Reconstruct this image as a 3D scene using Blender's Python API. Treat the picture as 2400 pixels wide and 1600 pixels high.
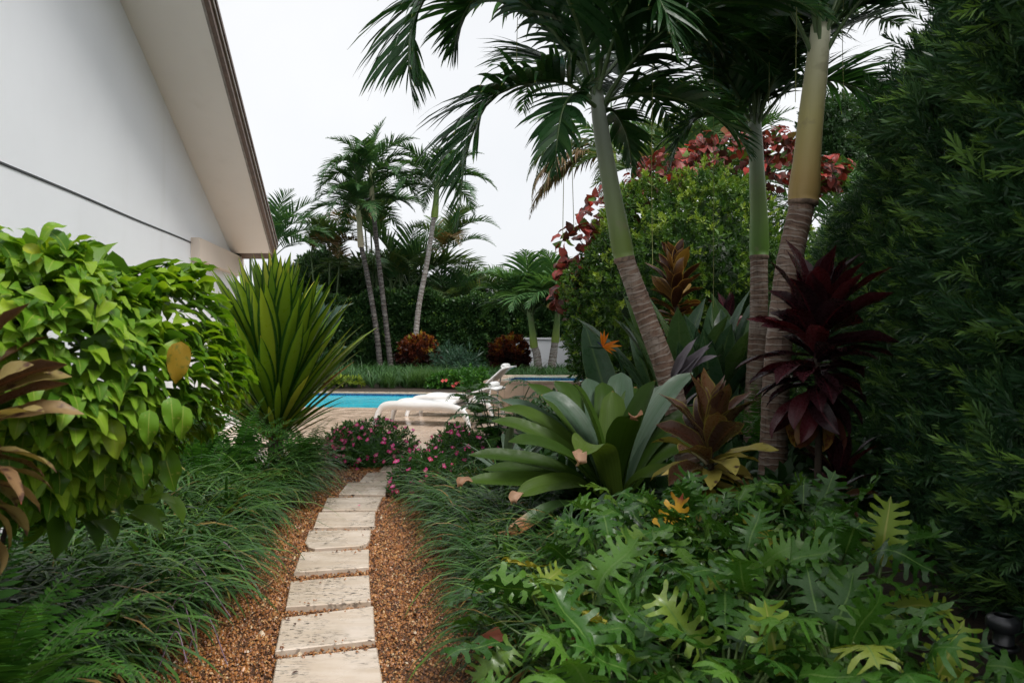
import bpy, math, random
import numpy as np
from mathutils import Vector, Matrix

# ------------------------------------------------------------------ camera, sky, light, exposure
for o in list(bpy.data.objects):
    bpy.data.objects.remove(o)
SC = bpy.context.scene
COL = SC.collection
FPX, EYE = 1750.0, 1.45            # focal length in photo pixels, eye height
cam = bpy.data.cameras.new('camera')
cam.lens = 36.0 * FPX / 2400.0
cam.sensor_width = 36.0
cam.clip_start, cam.clip_end = 0.05, 2000
cam.dof.use_dof = True
cam.dof.focus_distance = 9.0
cam.dof.aperture_fstop = 5.6
camo = bpy.data.objects.new('camera', cam)
camo.location = (0, 0, EYE)
camo.rotation_euler = (math.radians(90), 0, 0)
COL.objects.link(camo)
SC.camera = camo

SUN_EL, SUN_AZ = math.radians(58), math.radians(53)
w = bpy.data.worlds.new('World'); SC.world = w; w.use_nodes = True
nt = w.node_tree; nt.nodes.clear()
sky = nt.nodes.new('ShaderNodeTexSky'); sky.sky_type = 'NISHITA'; sky.sun_disc = False
sky.sun_elevation = SUN_EL; sky.sun_rotation = math.pi - SUN_AZ; sky.dust_density = 4.0; sky.air_density = 1.0
hs = nt.nodes.new('ShaderNodeHueSaturation'); hs.inputs['Saturation'].default_value = 0.15
mx = nt.nodes.new('ShaderNodeMix'); mx.data_type = 'RGBA'; mx.inputs[0].default_value = 0.8
mx.inputs[7].default_value = (5.3, 5.4, 5.55, 1)          # even cloud layer in front of the blue sky
tcw = nt.nodes.new('ShaderNodeTexCoord'); cn = nt.nodes.new('ShaderNodeTexNoise'); cn.inputs['Scale'].default_value = 2.2; cn.inputs['Detail'].default_value = 5.0
cr = nt.nodes.new('ShaderNodeValToRGB'); cr.color_ramp.elements[0].position = .3; cr.color_ramp.elements[1].position = .7
cr.color_ramp.elements[0].color = (4.7, 4.85, 5.05, 1); cr.color_ramp.elements[1].color = (5.45, 5.5, 5.6, 1)
nt.links.new(tcw.outputs['Generated'], cn.inputs['Vector']); nt.links.new(cn.outputs[0], cr.inputs[0]); nt.links.new(cr.outputs[0], mx.inputs[7])
bg = nt.nodes.new('ShaderNodeBackground'); bg.inputs['Strength'].default_value = 0.10
wo = nt.nodes.new('ShaderNodeOutputWorld')
nt.links.new(sky.outputs[0], hs.inputs['Color']); nt.links.new(hs.outputs[0], mx.inputs[6])
nt.links.new(mx.outputs[2], bg.inputs[0]); nt.links.new(bg.outputs[0], wo.inputs[0])
sl = bpy.data.lights.new('sun', 'SUN'); sl.energy = 1.5; sl.angle = math.radians(24); sl.color = (1, 0.97, 0.93)
so = bpy.data.objects.new('sun', sl); COL.objects.link(so)
sd = Vector((math.sin(SUN_AZ) * math.cos(SUN_EL), -math.cos(SUN_AZ) * math.cos(SUN_EL), math.sin(SUN_EL)))
so.rotation_euler = sd.to_track_quat('Z', 'Y').to_euler()
so.location = (0, 0, 30)
SC.view_settings.view_transform = 'Standard'; SC.view_settings.look = 'None'
SC.view_settings.exposure = 1.0; SC.view_settings.gamma = 1.0
SC.view_settings.use_curve_mapping = False
SC.cycles.max_bounces = 5; SC.cycles.diffuse_bounces = 3; SC.cycles.glossy_bounces = 2
SC.cycles.transmission_bounces = 3; SC.cycles.transparent_max_bounces = 4
SC.cycles.caustics_reflective = False; SC.cycles.caustics_refractive = False
SC.cycles.use_denoising = True; SC.cycles.use_adaptive_sampling = True; SC.cycles.adaptive_threshold = 0.02

# ------------------------------------------------------------------ helpers
rng = np.random.default_rng(11); random.seed(11)
PI = math.pi
def rad(a): return np.radians(a)
def at(px, py, D):
    "a point seen at photo pixel (px, py), D metres away along the view axis"
    return np.array([(px - 1200) / FPX * D, D, EYE - (py - 800) / FPX * D])
def gnd(px, py, z=0.0):
    D = FPX * (EYE - z) / (py - 800.0)
    return np.array([(px - 1200) / FPX * D, D, z])
def nrm(v):
    v = np.asarray(v, float)
    return v / np.maximum(np.linalg.norm(v, axis=-1, keepdims=True), 1e-9)
def frames(d, up):
    y = nrm(d); x = np.cross(y, np.broadcast_to(up, y.shape))
    bad = np.linalg.norm(x, axis=-1) < 1e-4
    if np.any(bad): x = np.where(bad[..., None], np.array([1.0, 0, 0]), x)
    x = nrm(x); z = np.cross(x, y)
    return np.stack([x, y, z], axis=-1)

BASE = {}
def thing(name, label, cat, loc=(0, 0, 0), group=None, kind=None):
    o = bpy.data.objects.new(name, None); COL.objects.link(o)
    o.location = tuple(float(c) for c in loc); o.empty_display_size = 0.2
    o['label'] = label; o['category'] = cat
    if group: o['group'] = group
    if kind: o['kind'] = kind
    BASE[o.name] = np.array(loc, float)
    return o
def tag(o, label=None, cat=None, group=None, kind=None):
    if label: o['label'] = label
    if cat: o['category'] = cat
    if group: o['group'] = group
    if kind: o['kind'] = kind
    return o
def base_of(p):
    return BASE.get(p.name, np.zeros(3)) if p else np.zeros(3)

def mesh(name, V, Fc, mats, uv=None, rnd=None, smooth=True, midx=None):
    V = np.ascontiguousarray(V, dtype=np.float32); 
    if not isinstance(Fc, (list, tuple)): Fc = [Fc]
    loops = np.concatenate([np.asarray(f).reshape(-1) for f in Fc]).astype(np.int32)
    tot = np.concatenate([np.full(len(f), np.asarray(f).shape[1]) for f in Fc]).astype(np.int32)
    start = np.concatenate([[0], np.cumsum(tot)[:-1]]).astype(np.int32)
    m = bpy.data.meshes.new(name)
    m.vertices.add(len(V)); m.vertices.foreach_set('co', V.ravel())
    m.loops.add(len(loops)); m.loops.foreach_set('vertex_index', loops)
    m.polygons.add(len(tot)); m.polygons.foreach_set('loop_start', start)
    try: m.polygons.foreach_set('loop_total', tot)
    except Exception: pass
    if midx is not None: m.polygons.foreach_set('material_index', np.asarray(midx, np.int32))
    m.update(calc_edges=True)
    if uv is not None:
        l = m.uv_layers.new(name='UVMap')
        l.data.foreach_set('uv', np.asarray(uv, np.float32)[loops].ravel())
    if rnd is not None:
        a = m.attributes.new('rnd', 'FLOAT', 'POINT'); a.data.foreach_set('value', np.asarray(rnd, np.float32))
    m.polygons.foreach_set('use_smooth', np.full(len(tot), bool(smooth)))
    for mt in (mats if isinstance(mats, (list, tuple)) else [mats]): m.materials.append(mt)
    m.validate()
    return m
def link(name, me, parent=None):
    o = bpy.data.objects.new(name, me); COL.objects.link(o)
    if parent: o.parent = parent
    return o
def part(name, V, Fc, mats, parent=None, **k):
    "a mesh part from world coordinates under a thing (or a part of it)"
    b = base_of(parent)
    o = link(name, mesh(name, np.asarray(V, float) - b, Fc, mats, **k), parent)
    BASE[o.name] = b
    return o
def place(name, me, parent, p, d, up, s=1.0):
    R = frames(np.asarray(d, float), np.asarray(up, float))
    if np.ndim(s) == 0: s = (s, s, s)
    o = link(name, me, parent); q = np.asarray(p, float) - base_of(parent)
    M = Matrix([[R[0, 0] * s[0], R[0, 1] * s[1], R[0, 2] * s[2], q[0]],
                [R[1, 0] * s[0], R[1, 1] * s[1], R[1, 2] * s[2], q[1]],
                [R[2, 0] * s[0], R[2, 1] * s[1], R[2, 2] * s[2], q[2]], [0, 0, 0, 1]])
    o.matrix_basis = M
    return o

class Acc:
    "collects pieces of one mesh"
    def __init__(s): s.V = []; s.F = []; s.UV = []; s.R = []; s.M = []; s.n = 0
    def add(s, V, Fc, uv=None, rnd=0.5, mi=0):
        V = np.asarray(V, float); Fc = np.asarray(Fc)
        s.V.append(V); s.F.append(Fc + s.n); s.n += len(V)
        s.UV.append(np.zeros((len(V), 2)) if uv is None else uv)
        s.R.append(np.broadcast_to(np.asarray(rnd, float), (len(V),)))
        s.M.append(np.full(len(Fc), mi))
    def arrays(s):
        return (np.concatenate(s.V), s.F, dict(uv=np.concatenate(s.UV), rnd=np.concatenate(s.R), midx=np.concatenate(s.M)))
    def mesh(s, name, mats, smooth=True):
        V, F, k = s.arrays(); return mesh(name, V, F, mats, smooth=smooth, **k)
    def part(s, name, mats, parent=None, smooth=True):
        V, F, k = s.arrays(); return part(name, V, F, mats, parent, smooth=smooth, **k)

def strip_faces(n, m):
    i, j = np.meshgrid(np.arange(n - 1), np.arange(m - 1), indexing='ij')
    a = (i * m + j).ravel()
    return np.stack([a, a + 1, a + m + 1, a + m], axis=1)
def catmull(P, n):
    P = np.asarray(P, float); Q = np.vstack([2 * P[0] - P[1], P, 2 * P[-1] - P[-2]])
    t = np.linspace(0, len(P) - 1, n); i = np.minimum(t.astype(int), len(P) - 2); f = (t - i)[:, None]
    a, b, c, d = Q[i], Q[i + 1], Q[i + 2], Q[i + 3]
    return 0.5 * (2 * b + (c - a) * f + (2 * a - 5 * b + 4 * c - d) * f ** 2 + (3 * b - a - 3 * c + d) * f ** 3)
def tube(P, R, m=10, cap=True):
    P = np.asarray(P, float); n = len(P); R = np.broadcast_to(np.asarray(R, float), (n,))
    T = nrm(np.gradient(P, axis=0)); ref = np.array([0, 1.0, 0.02]) if abs(T[0, 2]) > .7 else np.array([0, 0, 1.0])
    S = nrm(np.cross(T, ref)); B = np.cross(T, S)
    a = np.linspace(0, 2 * PI, m + 1)
    V = P[:, None] + R[:, None, None] * (np.cos(a)[None, :, None] * S[:, None] + np.sin(a)[None, :, None] * B[:, None])
    L = np.concatenate([[0], np.cumsum(np.linalg.norm(np.diff(P, axis=0), axis=1))])
    uv = np.stack(np.broadcast_arrays(np.linspace(0, 1, m + 1)[None, :], L[:, None]), axis=-1).reshape(-1, 2)
    V = V.reshape(-1, 3); F = strip_faces(n, m + 1)[:, ::-1]
    if cap:
        V = np.vstack([V, P[-1] + T[-1] * R[-1] * .25, P[0]]); uv = np.vstack([uv, [.5, L[-1]], [.5, 0]])
        k = (n - 1) * (m + 1); j = np.arange(m)
        F = np.vstack([F, np.stack([k + j + 1, k + j, np.full(m, len(V) - 2), np.full(m, len(V) - 2)], 1) * 0 + np.stack([k + j, k + j + 1, np.full(m, len(V) - 2), np.full(m, len(V) - 2)], 1)]) if False else F
        Ft = np.concatenate([np.stack([k + j, k + j + 1, np.full(m, len(V) - 2)], 1), np.stack([j + 1, j, np.full(m, len(V) - 1)], 1)])
        return V, F, uv, Ft
    return V, F, uv, None
def add_tube(acc, P, R, m=8, rnd=.5, mi=0, cap=True):
    V, F, uv, Ft = tube(P, R, m, cap); n0 = acc.n
    acc.add(V, F, uv, rnd, mi)
    if Ft is not None: acc.F.append(Ft + n0); acc.M.append(np.full(len(Ft), mi))
def box_arr(lo, hi):
    x0, y0, z0 = lo; x1, y1, z1 = hi
    V = np.array([[x0, y0, z0], [x1, y0, z0], [x1, y1, z0], [x0, y1, z0], [x0, y0, z1], [x1, y0, z1], [x1, y1, z1], [x0, y1, z1]], float)
    F = np.array([[3, 2, 1, 0], [4, 5, 6, 7], [0, 1, 5, 4], [1, 2, 6, 5], [2, 3, 7, 6], [3, 0, 4, 7]])
    return V, F
def bevel_slab(poly, z0, z1, b):
    "a slab from a convex ground polygon (counter-clockwise), its top edge bevelled"
    P = np.asarray(poly, float)[:, :2]; c = P.mean(0); n = len(P)
    inn = P + nrm(c - P) * b * 1.4
    V = np.vstack([np.c_[P, np.full(n, z0)], np.c_[P, np.full(n, z1 - b)], np.c_[inn, np.full(n, z1)]])
    j = np.arange(n); k = (j + 1) % n
    F = [np.vstack([np.stack([j, k, n + k, n + j], 1), np.stack([n + j, n + k, 2 * n + k, 2 * n + j], 1)]), np.array([2 * n + j])]
    return V, F

# ------------------------------------------------------------------ materials
def node(t, kind, **inp):
    n = t.nodes.new(kind)
    for k, v in inp.items(): n.inputs[k.replace('_', ' ')].default_value = v
    return n
def newmat(name):
    m = bpy.data.materials.new(name); m.use_nodes = True; t = m.node_tree; t.nodes.clear()
    return m, t
def mixc(t, fac, a, b, mode='MIX'):
    n = t.nodes.new('ShaderNodeMix'); n.data_type = 'RGBA'; n.blend_type = mode
    for s, v in ((0, fac), (6, a), (7, b)):
        if hasattr(v, 'is_output'): t.links.new(v, n.inputs[s])
        else: n.inputs[s].default_value = (*v, 1) if np.ndim(v) == 1 and len(v) == 3 else v
    return n.outputs[2]
def ramp(t, fac, stops, interp='LINEAR'):
    n = t.nodes.new('ShaderNodeValToRGB'); n.color_ramp.interpolation = interp
    e = n.color_ramp.elements
    while len(e) < len(stops): e.new(0.5)
    for el, (p, c) in zip(e, stops): el.position = p; el.color = (*c, 1) if len(c) == 3 else c
    t.links.new(fac, n.inputs[0]); return n.outputs[0]
def maprange(t, v, a, b, c=0.0, d=1.0, smooth=True):
    n = t.nodes.new('ShaderNodeMapRange'); n.interpolation_type = 'SMOOTHSTEP' if smooth else 'LINEAR'
    t.links.new(v, n.inputs[0])
    for i, x in zip((1, 2, 3, 4), (a, b, c, d)): n.inputs[i].default_value = x
    return n.outputs[0]
def math_(t, op, a, b=None):
    n = t.nodes.new('ShaderNodeMath'); n.operation = op
    for i, v in enumerate((a, b)):
        if v is None: continue
        if hasattr(v, 'is_output'): t.links.new(v, n.inputs[i])
        else: n.inputs[i].default_value = v
    return n.outputs[0]
def noise(t, scale, detail=3, rough=.55, vec=None, coord='Object', dist=0.0):
    n = t.nodes.new('ShaderNodeTexNoise'); n.inputs['Scale'].default_value = scale
    n.inputs['Detail'].default_value = detail; n.inputs['Roughness'].default_value = rough; n.inputs['Distortion'].default_value = dist
    if vec is None:
        tc = t.nodes.new('ShaderNodeTexCoord'); vec = tc.outputs[coord]
    t.links.new(vec, n.inputs['Vector']); return n.outputs[0]
def mapping(t, scale=(1, 1, 1), coord='Object', rot=(0, 0, 0)):
    tc = t.nodes.new('ShaderNodeTexCoord'); mp = t.nodes.new('ShaderNodeMapping')
    mp.inputs['Scale'].default_value = scale; mp.inputs['Rotation'].default_value = rot
    t.links.new(tc.outputs[coord], mp.inputs[0]); return mp.outputs[0]
def setin(t, n, k, v):
    if hasattr(v, 'is_output'): t.links.new(v, n.inputs[k])
    else: n.inputs[k].default_value = (*v, 1) if np.ndim(v) == 1 and len(v) == 3 else v
def finish(t, color, rough=.5, spec=.5, bump=None, bstr=.2, bdist=.01, metallic=0.0, trans=0.0, tint=(1.0, 1.0, 1.0)):
    p = t.nodes.new('ShaderNodeBsdfPrincipled'); out = t.nodes.new('ShaderNodeOutputMaterial')
    setin(t, p, 'Base Color', color); setin(t, p, 'Roughness', rough); setin(t, p, 'Specular IOR Level', spec)
    p.inputs['Metallic'].default_value = metallic
    if bump is not None:
        b = t.nodes.new('ShaderNodeBump'); b.inputs['Strength'].default_value = bstr; b.inputs['Distance'].default_value = bdist
        t.links.new(bump, b.inputs['Height']); t.links.new(b.outputs[0], p.inputs['Normal'])
    if trans > 0:
        tr = t.nodes.new('ShaderNodeBsdfTranslucent'); c2 = mixc(t, 1.0, color, tint, 'MULTIPLY')
        t.links.new(c2, tr.inputs[0]); ms = t.nodes.new('ShaderNodeMixShader'); ms.inputs[0].default_value = trans
        t.links.new(p.outputs[0], ms.inputs[1]); t.links.new(tr.outputs[0], ms.inputs[2]); t.links.new(ms.outputs[0], out.inputs[0])
    else: t.links.new(p.outputs[0], out.inputs[0])
    return p
def leafmat(name, stops, src='attr', rough=.38, spec=.3, trans=.3, tip=None, rib=None, margin=None, base=None, mottle=None, streak=0.0, bump=0.0, veins=0.0, tint=(1.25, 1.2, .6)):
    m, t = newmat(name)
    if src == 'attr':
        a = t.nodes.new('ShaderNodeAttribute'); a.attribute_name = 'rnd'; r = a.outputs['Fac']
    else:
        a = t.nodes.new('ShaderNodeObjectInfo'); r = a.outputs['Random']
    c = ramp(t, r, stops)
    uvn = t.nodes.new('ShaderNodeUVMap'); sp = t.nodes.new('ShaderNodeSeparateXYZ'); t.links.new(uvn.outputs[0], sp.inputs[0])
    u = math_(t, 'ABSOLUTE', math_(t, 'MULTIPLY', math_(t, 'SUBTRACT', sp.outputs[0], .5), 2.0)); v = sp.outputs[1]
    if mottle:
        n = noise(t, mottle[1], 3); c = mixc(t, maprange(t, n, mottle[2], mottle[2] + .12), c, mottle[0])
    if streak > 0:
        mp = t.nodes.new('ShaderNodeMapping'); mp.inputs['Scale'].default_value = (14, .7, 1); t.links.new(uvn.outputs[0], mp.inputs[0])
        n = noise(t, 1.6, 4, vec=mp.outputs[0]); c = mixc(t, maprange(t, n, .35, .7, 0, streak), c, mixc(t, 1.0, c, (.55, .58, .42), 'MULTIPLY'))
    if margin: c = mixc(t, maprange(t, u, margin[1], min(1, margin[1] + .18)), c, margin[0])
    if rib: c = mixc(t, maprange(t, u, rib[1], rib[1] * .3), c, rib[0])
    if base: c = mixc(t, maprange(t, v, base[1], 0.0), c, base[0])
    if tip:
        nn = noise(t, 9, 2); vv = math_(t, 'ADD', v, math_(t, 'MULTIPLY', math_(t, 'SUBTRACT', nn, .5), .12))
        # how far the tip has dried differs from leaf to leaf
        sh = math_(t, 'MULTIPLY', math_(t, 'FRACT', math_(t, 'MULTIPLY', r, 7.31)), tip[2]) if len(tip) > 2 else 0.0
        vv = math_(t, 'SUBTRACT', vv, sh) if len(tip) > 2 else vv
        c = mixc(t, maprange(t, vv, tip[1], min(1.0, tip[1] + .1)), c, tip[0])
    bm = None
    if bump > 0:
        mp = t.nodes.new('ShaderNodeMapping'); mp.inputs['Scale'].default_value = (veins or 18, .35, 1); t.links.new(uvn.outputs[0], mp.inputs[0])
        bm = noise(t, 1.0, 2, vec=mp.outputs[0])
    n2 = noise(t, 23, 2, coord='Object')
    rr = maprange(t, n2, .3, .7, rough - .08, rough + .14)
    finish(t, c, rr, spec, bm, bump, .004, trans=trans, tint=tint)
    return m
def plain(name, col, rough=.5, spec=.5, var=.25, scale=8, bump=0.0, bscale=60, metallic=0.0):
    m, t = newmat(name); n = noise(t, scale, 5, .6)
    c = mixc(t, maprange(t, n, .3, .72), tuple(np.array(col) * (1 - var)), tuple(np.minimum(1, np.array(col) * (1 + var * .6))))
    bm = noise(t, bscale, 4) if bump > 0 else None
    finish(t, c, rough, spec, bm, bump, .004, metallic)
    return m

MAT = {}
# ================================================================== THE SETTING
# --- pool frame: u runs along the pool edge to the right, v away from the camera
P0 = np.array([-4.1, 16.1]); UA = math.radians(-8.0)
UU = np.array([math.cos(UA), math.sin(UA)]); VV = np.array([-math.sin(UA), math.cos(UA)])
def puv(a, b): return P0 + UU * a + VV * b
POOL_A0, POOL_A1, POOL_B = -9.0, 3.6, 4.6

def m_soil():
    m, t = newmat('soil'); n = noise(t, 30, 6, .7); n2 = noise(t, 4, 3)
    c = ramp(t, n, [(.3, (.012, .008, .005)), (.55, (.035, .022, .013)), (.75, (.09, .055, .03))])
    finish(t, c, .7, .4, n, .8, .03); return m
MAT['soil'] = m_soil()
# ground: one sheet to the horizon, with the pool's opening left out
fr = [puv(POOL_A0, 0), puv(POOL_A1, 0), puv(POOL_A1, POOL_B), puv(POOL_A0, POOL_B)]
out = [(-400, -60), (400, -60), (400, 900), (-400, 900)]
V = np.array([[*p, 0] for p in out] + [[*p, 0] for p in fr], float)
g = part('ground', V, np.array([[0, 1, 5, 4], [1, 2, 6, 5], [2, 3, 7, 6], [3, 0, 4, 7]]), MAT['soil'], smooth=False)
g['kind'] = 'structure'

# --- gravel bed of the path
def m_gravelbed():
    m, t = newmat('gravel_bed'); n = noise(t, 90, 4, .6)
    finish(t, ramp(t, n, [(.3, (.03, .013, .006)), (.6, (.11, .045, .015)), (.8, (.22, .1, .035))]), .5, .5, n, .8, .02); return m
def m_pebble():
    m, t = newmat('pebble')
    a = t.nodes.new('ShaderNodeAttribute'); a.attribute_name = 'rnd'
    c = ramp(t, a.outputs['Fac'], [(0, (.10, .034, .010)), (.2, (.23, .082, .022)), (.6, (.34, .132, .034)), (.85, (.43, .190, .055)), (.94, (.54, .30, .11)), (.98, (.54, .38, .2)), (1, (.64, .52, .38))])
    n = noise(t, 160, 2); c = mixc(t, maprange(t, n, .35, .7, 0, .5), c, mixc(t, 1.0, c, (.5, .45, .4), 'MULTIPLY'))
    finish(t, c, .3, .5); return m
MAT['gravel_bed'] = m_gravelbed(); MAT['pebble'] = m_pebble()
edgeL = np.array([[-1.75, 1.5], [-1.7, 3.2], [-1.72, 4.1], [-1.86, 5.1], [-2.02, 6.7], [-2.25, 8.5], [-2.3, 9.4]])
edgeR = np.array([[.25, 1.5], [.05, 3.2], [.0, 3.9], [-.3, 5.6], [-.6, 6.7], [-.95, 7.7], [-1.0, 9.4]])
yy = np.linspace(1.5, 9.3, 40)
xl = np.interp(yy, edgeL[:, 1], edgeL[:, 0]); xr = np.interp(yy, edgeR[:, 1], edgeR[:, 0])
V = np.concatenate([np.c_[xl, yy, np.full(40, .006)], np.c_[xr, yy, np.full(40, .006)]]); j = np.arange(39)
o = part('gravel_path', V, np.stack([j, j + 40, j + 41, j + 1], 1), MAT['gravel_bed']); o['kind'] = 'structure'
def pebbles():
    pts = []
    for y0, y1, dens, s in ((2.9, 4.6, 10500, .0052), (4.6, 6.6, 7000, .0062), (6.6, 9.2, 4000, .0080)):
        n = int((y1 - y0) * 1.9 * dens); y = rng.uniform(y0, y1, n)
        a = np.interp(y, edgeL[:, 1], edgeL[:, 0]); b = np.interp(y, edgeR[:, 1], edgeR[:, 0])
        x = rng.uniform(-2.35, .3, n); k = (x > a) & (x < b); pts.append(np.c_[x[k], y[k], np.full(k.sum(), s)])
    return np.concatenate(pts)
pb = pebbles(); zx = np.zeros(len(pb))
_st = [(661, 1446, 875, 1418), (681, 1360, 865, 1345), (706, 1292, 865, 1286), (645, 1523, 879, 1496), (648, 1544, 884, 1517), (670, 1419, 869, 1406), (724, 1241, 869, 1240)]
ex = np.array([gnd(a_ + (c_ - a_) * f_, b_ + (d_ - b_) * f_ + abs(rng.normal(0, 5)) * (1 if k_ in (0, 1, 2, 4, 6) else -1), .05) for k_, (a_, b_, c_, d_) in enumerate(_st) for f_ in rng.uniform(0, 1, 11)])
pb = np.vstack([pb, np.c_[ex[:, :2], np.full(len(ex), .0055)]]); zx = np.r_[zx, np.full(len(ex), .036)]
K = len(pb)
oct_v = np.array([[1, 0, 0], [.5, .87, 0], [-.5, .87, 0], [-1, 0, 0], [-.5, -.87, 0], [.5, -.87, 0], [.35, .1, .8], [-.4, .05, .75], [.0, -.3, .85]])
oct_f = np.array([[0, 1, 6], [1, 2, 6], [2, 7, 6], [2, 3, 7], [3, 4, 7], [4, 8, 7], [4, 5, 8], [5, 0, 8], [0, 6, 8], [6, 7, 8]])
sc = np.exp(rng.normal(0, .32, (K, 1, 1))) * pb[:, 2][:, None, None] * (1 + .35 * rng.uniform(-1, 1, (K, 1, 3)))
PV = oct_v[None] * (1 + .22 * rng.uniform(-1, 1, (K, 9, 3))) * sc
a = rng.uniform(0, 2 * PI, K); ca, sa = np.cos(a)[:, None], np.sin(a)[:, None]
PV = np.stack([PV[..., 0] * ca - PV[..., 1] * sa, PV[..., 0] * sa + PV[..., 1] * ca, PV[..., 2]], -1)
tl = rng.normal(0, .35, (K, 2, 1)); PV[..., 2] += PV[..., 0] * tl[:, 0] + PV[..., 1] * tl[:, 1]
PV += np.c_[pb[:, :2], .008 + .012 * rng.uniform(0, 1, K) + .006 * np.sin(pb[:, 0] * 5.1) * np.sin(pb[:, 1] * 4.3) + zx][:, None]
PF = oct_f[None] + (np.arange(K) * 9)[:, None, None]
gp = part('gravel', PV.reshape(-1, 3), PF.reshape(-1, 3), MAT['pebble'], rnd=np.repeat(rng.uniform(0, 1, K), 9), smooth=True)
tag(gp, 'wet orange brown gravel filling the garden path', 'gravel', kind='stuff')

# --- travertine
def m_trav(name, base, dark, gloss_lo=.08, gloss_hi=.5, pits=True, src='Object', seed=0.0):
    m, t = newmat(name)
    oi = t.nodes.new('ShaderNodeObjectInfo'); tc = t.nodes.new('ShaderNodeTexCoord'); mp = t.nodes.new('ShaderNodeMapping')
    cx = t.nodes.new('ShaderNodeCombineXYZ'); t.links.new(math_(t, 'MULTIPLY', oi.outputs['Random'], 37.0), cx.inputs[0]); t.links.new(math_(t, 'MULTIPLY', oi.outputs['Random'], 19.0), cx.inputs[1])
    t.links.new(tc.outputs['Object'], mp.inputs[0]); t.links.new(cx.outputs[0], mp.inputs['Location'])
    vec = mp.outputs[0]
    st = t.nodes.new('ShaderNodeMapping'); st.inputs['Scale'].default_value = (1.6, 7, 1); t.links.new(vec, st.inputs[0])
    n1 = noise(t, 2.2, 5, .6, vec=st.outputs[0], dist=.4); n2 = noise(t, 5, 4, vec=vec)
    c = mixc(t, maprange(t, n1, .3, .7), base, dark)
    c = mixc(t, maprange(t, n2, .45, .75, 0, .45), c, tuple(np.array(dark) * .72))
    c = mixc(t, math_(t, 'MULTIPLY', oi.outputs['Random'], .4), c, tuple(np.array(dark) * .95))
    bm = n1
    if pits:
        s2 = t.nodes.new('ShaderNodeMapping'); s2.inputs['Scale'].default_value = (9, 34, 9); t.links.new(vec, s2.inputs[0])
        n3 = noise(t, 2.4, 4, .65, vec=s2.outputs[0]); n4 = noise(t, 3.0, 2, vec=vec)
        pf = math_(t, 'MULTIPLY', maprange(t, n3, .535, .62), maprange(t, n4, .38, .58))
        c = mixc(t, pf, c, (.035, .028, .022)); bm = math_(t, 'SUBTRACT', n1, pf)
    nw = noise(t, 2.6, 3, .55, vec=vec)
    rr = maprange(t, nw, .34, .66, gloss_lo, gloss_hi)
    finish(t, c, rr, .5, bm, .12, .004); return m
MAT['trav'] = m_trav('travertine', (.70, .60, .50), (.56, .45, .34), .05, .4)
MAT['deck'] = m_trav('deck_travertine', (.60, .46, .35), (.48, .35, .255), .09, .3, pits=False)
MAT['joint'] = plain('joint_sand', (.17, .12, .085), .5)
MAT['coping'] = m_trav('coping_stone', (.55, .42, .32), (.42, .31, .22), .15, .4, pits=False)

STONES = [  # corner pixels in the photo: far left, far right, near right, near left
    ([(648, 1544), (884, 1517), (899, 1618), (630, 1646)], 'large wet stepping stone nearest the camera, cut off by the picture edge'),
    ([(661, 1446), (875, 1418), (879, 1496), (645, 1523)], 'second stepping stone along the gravel path, two dead leaves lying on it'),
    ([(681, 1360), (865, 1345), (869, 1406), (670, 1419)], 'third stepping stone along the path, streaked with dark pits'),
    ([(706, 1292), (865, 1286), (865, 1327), (689, 1339)], 'fourth stepping stone along the path, glossy with rain'),
    ([(724, 1241), (869, 1240), (866, 1262), (860, 1270), (846, 1276), (738, 1283), (723, 1279), (715, 1268)], 'fifth stepping stone along the path, its near corners rounded off'),
    ([(747, 1200), (880, 1198), (878, 1232), (735, 1235)], 'sixth stepping stone along the path, halfway to the pink flowers'),
    ([(767, 1165), (896, 1163), (883, 1193), (755, 1194)], 'seventh stepping stone along the path, a pink petal lying on it'),
    ([(816, 1131), (908, 1130), (903, 1160), (794, 1158)], 'eighth stepping stone, beside the pink flower mound at the right'),
    ([(862, 1106), (925, 1104), (912, 1127), (842, 1128)], 'ninth stepping stone, tan and tucked between the two flower mounds'),
    ([(905, 1082), (962, 1081), (950, 1101), (890, 1103)], 'last stepping stone before the pool deck, half hidden by flowers')]
for px, lab in STONES:
    P = np.array([gnd(x, y, .045)[:2] for x, y in px]); P = P[::-1]
    c = P.mean(0); V, F = bevel_slab(P, -.01, .045 + rng.uniform(-.006, .006), .005)
    o = link('stepping_stone', mesh('stepping_stone', V - np.array([*c, 0]), F, MAT['trav'], smooth=False))
    o.location = (*c, 0); tag(o, lab, 'stepping stone', 'stepping stones of the garden path')

# --- pool deck with its pavers
def quad_uv(a0, a1, b0, b1):
    return np.array([puv(a0, b0), puv(a1, b0), puv(a1, b1), puv(a0, b1)])
q = quad_uv(-7.5, 4.3, -7.35, -.30)
V, F = box_arr((0, 0, -.05), (1, 1, .018)); V[:4, :2] = q; V[4:, :2] = q
deck = part('pool_deck', V, F, MAT['joint'], smooth=False); deck['kind'] = 'structure'
pa, pbb = .605, .403
mv = []
for k in range(3):
    V, F = bevel_slab([(.003, .003), (pa - .003, .003), (pa - .003, pbb - .003), (.003, pbb - .003)], 0, .03, .004)
    mv.append(mesh('paver', V, F, MAT['deck'], smooth=False))
npv = 0
for i in range(18):
    b0 = -.30 - (i + 1) * pbb
    for jx in range(-13, 16):
        a0 = jx * pa + (i % 2) * pa * .5
        c = puv(a0 + pa / 2, b0 + pbb / 2); r = c[0] / c[1]
        if not (-.46 < r < .06) or c[1] < 8.7 or a0 < -7.4 or a0 + pa > 4.3 or b0 < -7.3: continue
        o = link('paver', mv[npv % 3], deck); p = puv(a0, b0); o.location = (p[0], p[1], .004 + .002 * rng.uniform(-1, 1)); o.rotation_euler = (0, 0, UA); npv += 1

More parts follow.
